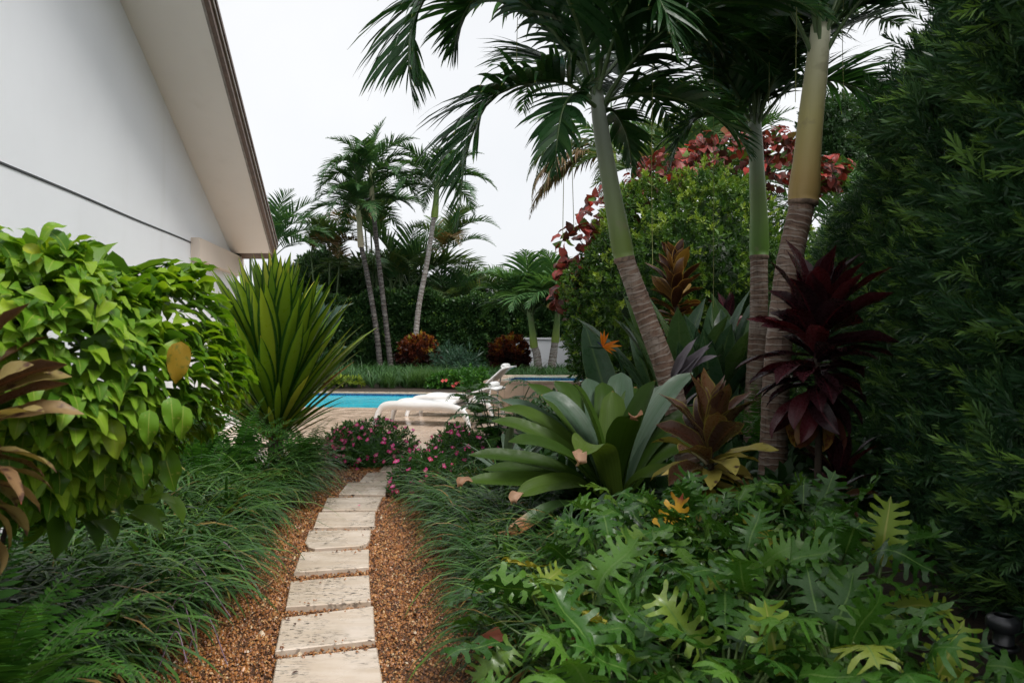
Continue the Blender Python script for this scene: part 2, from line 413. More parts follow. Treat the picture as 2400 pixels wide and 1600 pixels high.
# --- pool: basin, waterline tiles, water, coping stones
MAT['basin'] = plain('pool_plaster', (.25, .62, .70), .5, var=.06)
def m_tileblue():
    m, t = newmat('blue_tile'); n = noise(t, 40, 1, coord='Object')
    finish(t, ramp(t, n, [(.35, (.01, .04, .12)), (.5, (.02, .10, .24)), (.65, (.04, .2, .36))], 'CONSTANT'), .2); return m
MAT['bluetile'] = m_tileblue()
def m_water():
    m, t = newmat('pool_water'); n = noise(t, 5, 3, vec=mapping(t, (1, .6, 1))); n2 = noise(t, 1.3, 2); n3 = noise(t, 30, 2)
    c = mixc(t, maprange(t, n2, .3, .7), (.03, .42, .55), (.045, .50, .62))
    c = mixc(t, maprange(t, n3, .66, .74, 0, .8), c, (.4, .75, .8))
    finish(t, c, .16, .22, n, .25, .04); return m
MAT['water'] = m_water()
pool = thing('swimming_pool', 'long turquoise swimming pool behind the white loungers', 'pool', (*puv(-2, 2), 0), kind='structure')
A0, A1, B1 = POOL_A0, POOL_A1, POOL_B
def wallquad(p, q_, z0, z1): return np.array([[*p, z0], [*q_, z0], [*q_, z1], [*p, z1]])
acc = Acc()
cs = [puv(A0, 0), puv(A1, 0), puv(A1, B1), puv(A0, B1)]
for k in range(4): acc.add(wallquad(cs[k], cs[(k + 1) % 4], -1.3, -.0), [[0, 1, 2, 3]])
acc.add(np.array([[*c, -1.3] for c in cs]), [[0, 1, 2, 3]])
acc.part('basin', MAT['basin'], pool, smooth=False)
acc = Acc(); e = .006
ci = [puv(A0 + e, e), puv(A1 - e, e), puv(A1 - e, B1 - e), puv(A0 + e, B1 - e)]
for k in range(4): acc.add(wallquad(ci[k], ci[(k + 1) % 4], -.22, .0), [[0, 1, 2, 3]])
acc.part('waterline_tiles', MAT['bluetile'], pool, smooth=False)
qq = [puv(A0 + .01, .01), puv(A1 - .01, .01), puv(A1 - .01, B1 - .01), puv(A0 + .01, B1 - .01)]
part('water', np.array([[*c, -.055] for c in qq]), np.array([[0, 1, 2, 3]]), MAT['water'], pool, smooth=False)
V, F = bevel_slab([(.003, .002), (.597, .002), (.597, .298), (.003, .298)], -.03, .036, .008); cme = mesh('coping_stone', V, F, MAT['coping'], smooth=False)
for bb in (-.30, B1):
    for k in range(-10, 6):
        p = puv(k * .6, bb); c = puv(k * .6 + .3, bb)
        if c[0] / c[1] < -.46 or c[0] / c[1] > .1: continue
        o = link('coping_stone', cme, pool); o.location = (p[0] - BASE[pool.name][0], p[1] - BASE[pool.name][1], .002); o.rotation_euler = (0, 0, UA)

# --- raised spa at the pool's end
MAT['spatile'] = m_trav('spa_tile', (.62, .47, .35), (.54, .40, .29), .3, .5, pits=False)
spa = thing('raised_spa', 'raised tan tiled spa with blue lining beside the loungers', 'spa', (*puv(4.9, .9), 0))
s0, s1, t0, t1, zt = 3.62, 7.2, -.28, 2.4, .60
acc = Acc()
for (a0, a1, b0, b1) in ((s0, s1, t0, t0 + .25), (s0, s1, t1 - .25, t1), (s0, s0 + .25, t0 + .25, t1 - .25), (s1 - .25, s1, t0 + .25, t1 - .25)):
    V, F = box_arr((0, 0, 0), (1, 1, zt)); qd = quad_uv(a0, a1, b0, b1); V[:4, :2] = qd; V[4:, :2] = qd; acc.add(V, F)
acc.part('wall', MAT['joint'], spa, smooth=False)
V, F = box_arr((.003, -.012, .003), (.397, .01, .297)); tm = mesh('tile', V, F, MAT['spatile'], smooth=False)
for r_ in range(2):
    for k in range(9):
        o = link('tile', tm, spa); p = puv(s0 + k * .4, t0); o.location = (*(p - BASE[spa.name][:2]), r_ * .3); o.rotation_euler = (0, 0, UA)
    for k in range(6):
        o = link('tile', tm, spa); p = puv(s0, t0 + .4 + k * .4); o.location = (*(p - BASE[spa.name][:2]), r_ * .3); o.rotation_euler = (0, 0, UA - PI / 2)
for (a0, a1, b0, b1) in ((s0 - .03, s1 + .03, t0 - .03, t0 + .29), (s0 - .03, s1 + .03, t1 - .29, t1 + .03), (s0 - .03, s0 + .29, t0 + .29, t1 - .29)):
    V, F = bevel_slab(quad_uv(a0, a1, b0, b1), zt, zt + .045, .008); part('coping_stone', V, F, MAT['coping'], spa, smooth=False)
V, F = box_arr((0, 0, .3), (1, 1, zt - .06)); qd = quad_uv(s0 + .25, s1 - .25, t0 + .25, t1 - .25); V[:4, :2] = qd; V[4:, :2] = qd
part('water', V, F, MAT['water'], spa, smooth=False)
acc = Acc(); ci = quad_uv(s0 + .255, s1 - .255, t0 + .255, t1 - .255)
for k in range(4): acc.add(wallquad(ci[k], ci[(k + 1) % 4], zt - .2, zt), [[0, 1, 2, 3]])
acc.part('waterline_tiles', MAT['bluetile'], spa, smooth=False)

# --- the house gable
def m_stucco(name, col):
    m, t = newmat(name); n = noise(t, 120, 5, .7); n2 = noise(t, 1.1, 4); st = noise(t, 1.0, 4, vec=mapping(t, (3, 3, .25)))
    c = mixc(t, maprange(t, n2, .35, .75, 0, .5), col, tuple(np.array(col) * .93)); c = mixc(t, maprange(t, st, .55, .8, 0, .35), c, tuple(np.array(col) * np.array([.86, .85, .82])))
    finish(t, c, .75, .3, n, .18, .006); return m
MAT['white'] = m_stucco('white_stucco', (.90, .92, .95)); MAT['soffit'] = m_stucco('soffit_plaster', (.90, .87, .82)); MAT['tan'] = m_stucco('tan_plaster', (.72, .62, .53))
MAT['fascia'] = plain('brown_fascia', (.115, .07, .048), .45, var=.3, scale=14); MAT['fascia2'] = plain('weathered_edge', (.30, .27, .24), .5)
def wx(y): return -3.207 - .116 * y                      # wall plane
def roofz(y): return 5.03 - .47 * (y - 7.83)             # soffit height along the wall
house = thing('house', 'white stucco gable wall of house with sloping roof overhang', 'house', (-5.0, 9.0, 0))
ya, yb = -2.5, 12.75; yr = 1.0
acc = Acc(); th = .25
prof = [(ya, 0), (yb, 0), (yb, roofz(yb)), (yr, roofz(yr)), (ya, roofz(yr) - .47 * (yr - ya))]
Vo = np.array([[wx(y), y, z] for y, z in prof] + [[wx(y) - th, y, z] for y, z in prof]); n = 5; j = np.arange(n); k = (j + 1) % n
part('wall', Vo, [np.array([j]), np.array([(j + n)[::-1]]), np.stack([j + n, k + n, k, j], 1)], MAT['white'], house, smooth=False)
# rear return wall of the house
V, F = box_arr((wx(yb) - 8, yb - .25, 0), (wx(yb) - th - .001, yb - .01, roofz(yb) - .05)); part('rear_wall', V, F, MAT['white'], house, smooth=False)
def ox(y): return wx(y) + .715 + (12.25 - y) * .0455       # outer edge of the overhang, wider toward the ridge
yl = 12.35
def slab(name, y0, y1, xo, za, zb, mat, xi=None, par=None):
    "a sloping slab between two soffit-relative heights"
    V = []
    for zz in (za, zb):
        for y, x in ((y0, xi(y0)), (y0, xo(y0)), (y1, xo(y1)), (y1, xi(y1))): V.append([x, y, roofz(y) + zz])
    F = np.array([[0, 1, 2, 3][::-1], [4, 5, 6, 7], [0, 1, 5, 4], [1, 2, 6, 5], [2, 3, 7, 6], [3, 0, 4, 7]])
    return part(name, np.array(V), F, mat, par or house, smooth=False)
slab('soffit', yr, yl, lambda y: ox(y) - .03, .002, .05, MAT['soffit'], xi=lambda y: wx(y) - .1)
slab('roof_deck', yr, yl + .25, lambda y: ox(y) - .005, .052, .2, MAT['fascia'], xi=lambda y: wx(y) - 6)
slab('fascia_board', yr, yl + .02, lambda y: ox(y) + .022, -.03, .115, MAT['fascia'], xi=lambda y: ox(y) - .028)
slab('fascia_trim', yr, yl + .02, lambda y: ox(y) + .045, .07, .13, MAT['fascia2'], xi=lambda y: ox(y) + .024)
slab('drip_edge', yr, yl + .02, lambda y: ox(y) + .062, .132, .185, MAT['fascia'], xi=lambda y: ox(y) + .0)
slab('soffit_edge_strip', yr, yl, lambda y: ox(y) - .032, -.022, .0, MAT['fascia2'], xi=lambda y: ox(y) - .06)
# the low boxed return under the eave, and the dark groove in the stucco
V = []
for y in (10.2, yb - .05):
    for x in (wx(y) + .002, wx(y) + .12): V += [[x, y, 2.56], [x, y, 2.87]]
V = np.array(V); F = np.array([[0, 2, 3, 1], [4, 5, 7, 6], [2, 6, 7, 3], [0, 1, 5, 4], [1, 3, 7, 5], [0, 4, 6, 2]])
part('eave_return', V, F, MAT['tan'], house, smooth=False)
MAT['dark'] = plain('dark_sealant', (.05, .055, .06), .6)
V = []
for y in np.linspace(ya, 10.19, 30):
    z = 2.80 + .012 * math.sin(y * 2.1) * .3; x = wx(y)
    V += [[x + .001, y, z - .011], [x + .009, y, z - .008], [x + .009, y, z + .008], [x + .001, y, z + .011]]
V = np.array(V); part('joint_groove', V, strip_faces(30, 4), MAT['dark'], house, smooth=False)
# a slim white post of the house porch, glimpsed beside the ferns
V, F = box_arr((-7.05, 15.2, 0), (-6.85, 15.4, 2.6)); part('porch_post', V, F, MAT['white'], house, smooth=False)

# --- pale garden wall behind the small palms
MAT['wall'] = m_stucco('garden_wall_paint', (.55, .57, .60))
gw = thing('garden_wall', 'pale grey rendered garden wall behind two small palms', 'wall', (1.5, 37, 0))
V, F = box_arr((-1.2, 37.0, 0), (5.5, 37.2, 1.55)); part('wall', V, F, MAT['wall'], gw, smooth=False)
V, F = box_arr((-1.25, 36.95, 1.552), (5.5, 37.25, 1.64)); part('coping', V, F, MAT['wall'], gw, smooth=False)
# ================================================================== PLANT TOOLS
def prof(kind, t):
    t = np.asarray(t, float)
    if kind == 'ovate': return np.sin(PI * np.clip(t, 0, 1) ** .66) ** .72 * np.clip((1.04 - t) / .34, 0, 1) ** .35
    if kind == 'heart': return np.sin(PI * np.clip(.08 + .92 * t, 0, 1) ** .5) ** .8
    if kind == 'lance': return np.clip(.18 + .82 * np.sin(PI * np.clip(t, 0, 1) ** .85), 0, 1) * np.clip((1 - t) / .3, 0, 1) ** .6
    if kind == 'sword':
        a = .42 + .58 * np.clip(t / .55, 0, 1) ** 1.2; return a * np.where(t > .62, np.clip(1 - ((t - .62) / .38) ** 1.8, 0, 1), 1)
    if kind == 'strap2':
        a = .62 + .38 * np.clip(t / .5, 0, 1) - .40 * np.clip((t - .5) / .42, 0, 1) ** 1.2; return a * np.where(t > .82, np.clip(1 - ((t - .82) / .18) ** 1.5, 0, 1) ** .9, 1)
    if kind == 'ellip': return np.clip(np.sin(PI * np.clip(t, 0, 1) ** 1.05), 0, 1) ** .62 * np.clip((1.03 - t) / .25, 0, 1) ** .4 * (1 - .5 * np.clip(.3 - t, 0, 1))
    if kind == 'strap':
        a = .8 + .2 * np.clip(t / .4, 0, 1); return a * np.where(t > .72, np.sqrt(np.clip(1 - ((t - .72) / .28) ** 2, 0, 1)), 1)
    if kind == 'paddle': return np.where(t < .25, .06, np.sin(PI * np.clip((t - .25) / .75, 0, 1) ** .8) ** .75)
    if kind == 'grass': return np.clip(1 - t, 0, 1) ** .55
    return np.sin(PI * t)
def leaf_tmpl(L=1., W=.3, n=8, kind='ovate', pitch=0., droop=.8, fold=.2, nx=2, wave=0., wf=3., twist=0., ex=1.4, seed=0, side=0.):
    "leaf along +Y, upper side +Z; droop bends it down in radians over its length"
    r = np.random.default_rng(seed)
    t = np.linspace(0, 1, n + 1); ph = pitch - droop * t ** ex; ds = L / n
    yaw = side * t ** 1.2
    dy, dz, dx = np.cos(ph) * np.cos(yaw), np.sin(ph), np.cos(ph) * np.sin(yaw)
    P = np.zeros((n + 1, 3)); P[1:] = np.cumsum(np.stack([dx, dy, dz], 1)[:-1] * ds, 0)
    T = np.stack([dx, dy, dz], 1); N = np.stack([0 * ph, -np.sin(ph), np.cos(ph)], 1)
    S = nrm(np.cross(T, N)); tw = twist * t
    S2 = S * np.cos(tw)[:, None] + N * np.sin(tw)[:, None]; N2 = N * np.cos(tw)[:, None] - S * np.sin(tw)[:, None]
    Wd = prof(kind, t) * W * .5; u = np.linspace(-1, 1, nx + 1)
    ph1, ph2 = r.uniform(0, 6.28, 2)
    wv = wave * W * np.where(u[None] < 0, np.sin(t[:, None] * wf * 6.28 + ph1), np.sin(t[:, None] * wf * 6.28 + ph2)) * np.abs(u)[None]
    V = P[:, None] + S2[:, None] * (u[None, :, None] * Wd[:, None, None]) + N2[:, None] * (fold * np.abs(u)[None] * Wd[:, None] + wv * (Wd[:, None] > 1e-4))[..., None]
    uv = np.stack(np.broadcast_arrays(u[None] * .5 + .5, t[:, None]), -1).reshape(-1, 2)
    return V.reshape(-1, 3), strip_faces(n + 1, nx + 1), uv
def stamp(tm, pos, R, s, rnd):
    "joins K copies of a template: positions, rotations (K,3,3), sizes, colour numbers"
    V, F, uv = tm; K = len(pos); n = len(V)
    s = np.broadcast_to(np.asarray(s, float).reshape(-1, 1, 1) if np.ndim(s) else s, (K, 1, 1)) if np.ndim(s) < 2 else s[:, None, :]
    W = np.einsum('kij,knj->kni', R, V[None] * s) + np.asarray(pos)[:, None]
    FF = F[None] + (np.arange(K) * n)[:, None, None]
    return W.reshape(-1, 3), FF.reshape(-1, F.shape[1]), np.tile(uv, (K, 1)), np.repeat(np.asarray(rnd, float), n)
def rand_dirs(K, zlo=-1., zhi=1.):
    z = rng.uniform(zlo, zhi, K); a = rng.uniform(0, 2 * PI, K); r = np.sqrt(np.maximum(0, 1 - z * z))
    return np.stack([r * np.cos(a), r * np.sin(a), z], 1)
def whorl(n=12, L=1., W=.4, tilt=(.2, 1.1), kind='ovate', seg=2, nx=2, fold=.25, droop=.3, seed=1, axis=.6):
    "a sprig: leaves spiralling round a short twig along +Z"
    r = np.random.default_rng(seed); acc = Acc(); tm = leaf_tmpl(L, W, seg, kind, 0, droop, fold, nx)
    for k in range(n):
        a = k * 2.4 + r.uniform(-.2, .2); f = k / max(1, n - 1); e = tilt[1] + (tilt[0] - tilt[1]) * f + r.uniform(-.15, .15)
        d = np.array([math.cos(a) * math.cos(PI / 2 - e), math.sin(a) * math.cos(PI / 2 - e), math.sin(PI / 2 - e)])
        R = frames(d[None], np.array([[0, 0, 1.0]])); V, F, uv, q = stamp(tm, [np.array([0, 0, f * axis * L])], R, r.uniform(.75, 1.1), [0])
        acc.add(V, F, uv)
    V, F, k = acc.arrays(); return V, np.concatenate(F), k['uv']
def zframes(nrml):
    "rotation that carries +Z onto the given directions, with a random spin"
    K = len(nrml); a = rand_dirs(K); x = nrm(np.cross(a, nrml)); y = np.cross(nrml, x); return np.stack([x, y, nrml], -1)
def lump(p, f=1., seed=0):
    p = np.asarray(p) * f + seed * 3.7
    return (np.sin(p[..., 0] * 1.7 + 1.3 * np.sin(p[..., 1] * 1.3 + seed)) + np.sin(p[..., 1] * 2.1 + 1.1 * np.sin(p[..., 2] * 1.9)) + np.sin(p[..., 2] * 1.6 + 1.7 * np.sin(p[..., 0] * 1.1))
            + .5 * np.sin(p[..., 0] * 4.3 + p[..., 2] * 3.1) + .5 * np.sin(p[..., 1] * 4.9 - p[..., 2] * 3.7)) / 4.0

def frond_tmpl(L=2., elev=.7, droop=2., n=44, ll=.55, lw=.035, vee=.35, seg=4, t0=.16, sweep=(.5, 1.15), grav=.55, ex=1.2, seed=0, rr=.018, split=True, nx=1, endw=.3, ragged=.12, shape=.42, path=None):
    "feather leaf heading +Y, up +Z: rachis (slot 1) and leaflets (slot 0)"
    r = np.random.default_rng(seed); m = 26
    t = np.linspace(0, 1, m); ph = elev - droop * t ** ex; sb = r.uniform(-.25, .25)
    dx = np.sin(sb * t ** 1.5) * np.cos(ph); dy = np.cos(sb * t ** 1.5) * np.cos(ph); T = np.stack([dx, dy, np.sin(ph)], 1)
    P = np.zeros((m, 3)); P[1:] = np.cumsum((T[1:] + T[:-1]) * .5 * L / (m - 1), 0)
    if path is not None: P = catmull(path, m); T = nrm(np.gradient(P, axis=0))
    acc = Acc(); add_tube(acc, P[::2] if m > 12 else P, np.linspace(rr, rr * .25, len(P[::2])), 5, .3, 1)
    K = 2 * n; tt = np.repeat(np.linspace(t0, .995, n), 2) + r.normal(0, .004, K); tt = np.clip(tt, t0 * .9, 1); sd = np.tile([-1., 1.], n)
    ip = lambda A: np.stack([np.interp(tt, t, A[:, i]) for i in range(3)], 1)
    B = ip(P); Tt = nrm(ip(T)); up = np.array([0, 0, 1.0]); S = nrm(np.cross(Tt, up) + 1e-6 * np.array([1., 0, 0])); N = np.cross(S, Tt)
    q = (tt - t0) / (1 - t0); a = sweep[0] + (sweep[1] - sweep[0]) * q + r.normal(0, .06, K)
    D = nrm(S * (sd * np.cos(a))[:, None] + Tt * np.sin(a)[:, None] + N * (vee + r.normal(0, .1 if split else .03, K))[:, None])
    lf = (.45 + .55 * np.sin(PI * np.clip(.12 + .88 * q, 0, 1) ** .75)) * (1 - (1 - endw) * np.clip((q - shape) / (1 - shape), 0, 1) ** 1.6) * ll * (1 + r.normal(0, ragged * .6, K))
    ds = lf / seg; pts = [B]; dirs = [D]; g = grav * (1 + r.normal(0, .25, K))
    for k in range(seg):
        pts.append(pts[-1] + D * ds[:, None]); D = nrm(D + np.array([0, 0, -1.0]) * (g * (k + 1) / seg * .6)[:, None]); dirs.append(D)
    C = np.stack(pts, 1); DD = np.stack(dirs, 1)                 # K, seg+1, 3
    Wv = nrm(Tt[:, None] - DD * np.sum(Tt[:, None] * DD, -1, keepdims=True)); tw = r.normal(0, .35, (K, 1, 1)) * np.linspace(0, 1, seg + 1)[None, :, None]
    Nv = np.cross(Wv, DD); Wv = Wv * np.cos(tw) + Nv * np.sin(tw)
    tv = np.linspace(0, 1, seg + 1); wd = lw * .5 * np.clip(.5 + 2.2 * tv, 0, 1) * np.clip((1 - tv) / .55, 0, 1) ** .7; wd[-1] = lw * .02
    ws = np.clip(lf / ll, .35, 1)[:, None, None] * wd[None, :, None]
    V = np.stack([C - Wv * ws, C + Wv * ws], 2).reshape(K, -1, 3); n1 = V.shape[1]
    f1 = strip_faces(seg + 1, 2); F = (f1[None] + (np.arange(K) * n1)[:, None, None]).reshape(-1, 4)
    uv = np.tile(np.stack(np.broadcast_arrays(np.array([0., 1.])[None], tv[:, None]), -1).reshape(-1, 2), (K, 1))
    rn = np.repeat(np.clip(r.normal(.5, .2, K), 0, 1), n1)
    acc.add(V.reshape(-1, 3), F, uv, rn, 0)
    return acc
def put_frond(me, parent, p, az, roll=0., s=1., name='frond'):
    o = link(name, me, parent); q = np.asarray(p, float) - base_of(parent)
    o.location = tuple(q); o.rotation_euler = (0, roll, math.radians(az) - PI / 2); o.rotation_mode = 'YXZ' if False else 'XYZ'; o.scale = (s, s, s)
    return o

# ------------------------------------------------------------------ plant materials
G = lambda *c: tuple(c)
MAT['palm_leaf'] = leafmat('palm_leaflet', [(0, (.016, .050, .018)), (.6, (.028, .082, .026)), (1, (.055, .125, .034))], rough=.33, trans=.28, tip=((.16, .17, .035), .93), tint=(1.2, 1.3, .5))
MAT['palm_leaf2'] = leafmat('fresh_palm_leaflet', [(0, (.03, .085, .022)), (.6, (.05, .135, .03)), (1, (.09, .2, .04))], rough=.35, trans=.35)
MAT['palm_far'] = leafmat('hazed_far_palm_leaflet', [(0, (.035, .085, .038)), (.6, (.06, .14, .05)), (1, (.10, .20, .06))], rough=.38, trans=.28)  # greens lightened to stand in for rain haze over the distant palms
MAT['palm_small'] = leafmat('small_palm_leaflet', [(0, (.05, .13, .045)), (.6, (.085, .19, .06)), (1, (.15, .27, .08))], rough=.38, trans=.3)
MAT['areca_leaf'] = leafmat('areca_leaflet', [(0, (.035, .075, .03)), (.5, (.065, .12, .04)), (.8, (.11, .16, .045)), (1, (.2, .15, .055))], rough=.4, trans=.3)
MAT['dry_leaf'] = leafmat('dry_palm_leaflet', [(0, (.11, .065, .03)), (.6, (.2, .13, .06)), (1, (.14, .14, .05))], rough=.6, trans=.25)
MAT['rachis'] = leafmat('rachis', [(0, (.06, .10, .035)), (1, (.09, .14, .05))], rough=.4, trans=0.0)
MAT['fern'] = leafmat('fern_pinna', [(0, (.03, .10, .014)), (.6, (.055, .17, .022)), (1, (.11, .26, .03))], rough=.42, trans=.32)
MAT['hedge'] = leafmat('hazed_hedge_leaf', [(0, (.016, .045, .015)), (.6, (.035, .085, .023)), (.88, (.065, .14, .03)), (1, (.15, .27, .045))], rough=.38, trans=.22)  # distant haze painted in: leaf colours raised, no haze volume
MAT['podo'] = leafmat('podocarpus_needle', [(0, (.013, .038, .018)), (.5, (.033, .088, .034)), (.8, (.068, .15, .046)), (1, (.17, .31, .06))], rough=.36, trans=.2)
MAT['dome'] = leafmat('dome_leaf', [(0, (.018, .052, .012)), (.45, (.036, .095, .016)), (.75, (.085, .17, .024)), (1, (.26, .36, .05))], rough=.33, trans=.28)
MAT['bark'] = plain('bark', (.13, .10, .075), .8, var=.5, bump=.5)
MAT['twig'] = plain('twig_wood', (.05, .035, .022), .8, var=.4)

def shell_shrub(parent, mat, pts, nrml, tm, size, outw=.75, rn=(.45, .22), name='foliage', kind='stuff', bright=None):
    K = len(pts); d = nrm(nrml * outw + rand_dirs(K) * .75 + np.array([0, 0, .4])); R = zframes(d)
    r = np.clip(rng.normal(rn[0], rn[1], K) if bright is None else bright + rng.normal(0, rn[1], K), 0, 1)
    V, F, uv, q = stamp(tm, pts, R, size * np.exp(rng.normal(0, .2, K)), r)
    q = np.clip(q + rng.normal(0, .06, len(q) // 4 + 1).repeat(4)[:len(q)] * 0, 0, 1)
    return part(name, V, F, mat, parent, uv=uv, rnd=q)
def ellipsoid_pts(c, r, K, zlo=-.95, lumpa=.08, lf=2.2, depth=.12, seed=0, ymax=None):
    d = rand_dirs(K * 2, zlo, 1.0)
    if ymax is not None: d = d[d[:, 1] < ymax]
    d = d[:K]; k = 1 + lumpa * lump(d, lf, seed); dep = 1 - depth * rng.uniform(0, 1, len(d)) ** 2
    n = nrm(d / np.asarray(r)); return np.asarray(c) + d * np.asarray(r) * (k * dep)[:, None], n
def lumpy_core(parent, c, r, mat, s=.82, lumpa=.08, lf=2.2, seed=0, name='inner_foliage'):
    n, m = 18, 28; th = np.linspace(-PI / 2, PI / 2, n); ph = np.linspace(0, 2 * PI, m)
    T, Pp = np.meshgrid(th, ph, indexing='ij'); d = np.stack([np.cos(T) * np.cos(Pp), np.cos(T) * np.sin(Pp), np.sin(T)], -1).reshape(-1, 3)
    V = np.asarray(c) + d * np.asarray(r) * (s * (1 + lumpa * lump(d, lf, seed)))[:, None]; V[:, 2] = np.maximum(V[:, 2], .0)
    return part(name, V, strip_faces(n, m), mat, parent, uv=np.zeros((len(V), 2)), rnd=rng.uniform(0, .4, len(V)))

# ------------------------------------------------------------------ palms
def m_trunk(name, c1, c2, c3, ring=26.0):
    m, t = newmat(name); uvn = t.nodes.new('ShaderNodeUVMap'); sp = t.nodes.new('ShaderNodeSeparateXYZ'); t.links.new(uvn.outputs[0], sp.inputs[0])
    n = noise(t, 9, 5, .65); n2 = noise(t, 2.2, 3); fib = noise(t, 1.0, 4, vec=mapping(t, (60, 60, 5)))
    c = mixc(t, maprange(t, n, .3, .7), c1, c2); c = mixc(t, maprange(t, n2, .5, .68, 0, .8), c, c3)
    c = mixc(t, maprange(t, fib, .5, .75, 0, .6), c, tuple(np.array(c1) * .4))
    mp = t.nodes.new('ShaderNodeMapping'); mp.inputs['Scale'].default_value = (1.5, 16, 1); t.links.new(uvn.outputs[0], mp.inputs[0])
    wv = noise(t, 3.0, 3); fr_ = math_(t, 'FRACT', math_(t, 'ADD', math_(t, 'MULTIPLY', sp.outputs[1], ring), math_(t, 'MULTIPLY', wv, 2.2)))
    c = mixc(t, maprange(t, fr_, .10, .02, 0, .85), c, tuple(np.array(c1) * .22)); c = mixc(t, math_(t, 'MULTIPLY', maprange(t, fr_, .12, .18), maprange(t, fr_, .42, .24)), c, c3)
    bd = noise(t, 1.3, 4, .6, vec=mp.outputs[0]); c = mixc(t, maprange(t, bd, .52, .66, 0, .75), c, c3); c = mixc(t, maprange(t, bd, .44, .34, 0, .7), c, tuple(np.array(c1) * .45))
    finish(t, c, .6, .3, math_(t, 'ADD', fib, maprange(t, fr_, .0, .14)), .7, .012); return m
MAT['trunk'] = m_trunk('ringed_trunk', (.13, .075, .052), (.22, .14, .10), (.30, .255, .215), 17.0)
MAT['trunk_pale'] = m_trunk('pale_trunk', (.17, .14, .12), (.30, .27, .245), (.42, .40, .38), 7.0)
MAT['trunk_dark'] = m_trunk('dark_trunk', (.028, .024, .021), (.06, .05, .044), (.15, .14, .13), 6.0)
MAT['ring'] = plain('leaf_scar', (.20, .135, .095), .75, var=.6, scale=14, bump=.4)
def m_shaft(name, lo, mid, hi, z0, z1):
    m, t = newmat(name); uvn = t.nodes.new('ShaderNodeUVMap'); sp = t.nodes.new('ShaderNodeSeparateXYZ'); t.links.new(uvn.outputs[0], sp.inputs[0])
    c = ramp(t, maprange(t, sp.outputs[1], z0, z1, smooth=False), [(0, lo), (.12, lo), (.5, mid), (1, hi)])
    st = noise(t, 1.0, 3, vec=mapping(t, (40, 40, 1.2))); c = mixc(t, maprange(t, st, .5, .8, 0, .35), c, mixc(t, 1.0, c, (.7, .72, .65), 'MULTIPLY'))
    n = noise(t, 5, 3); c = mixc(t, maprange(t, n, .62, .72, 0, .4), c, (.22, .19, .12))
    finish(t, c, .5, .3); return m
MAT['sheath'] = plain('dried_sheath', (.17, .10, .06), .6, var=.6, scale=16, bump=.3)
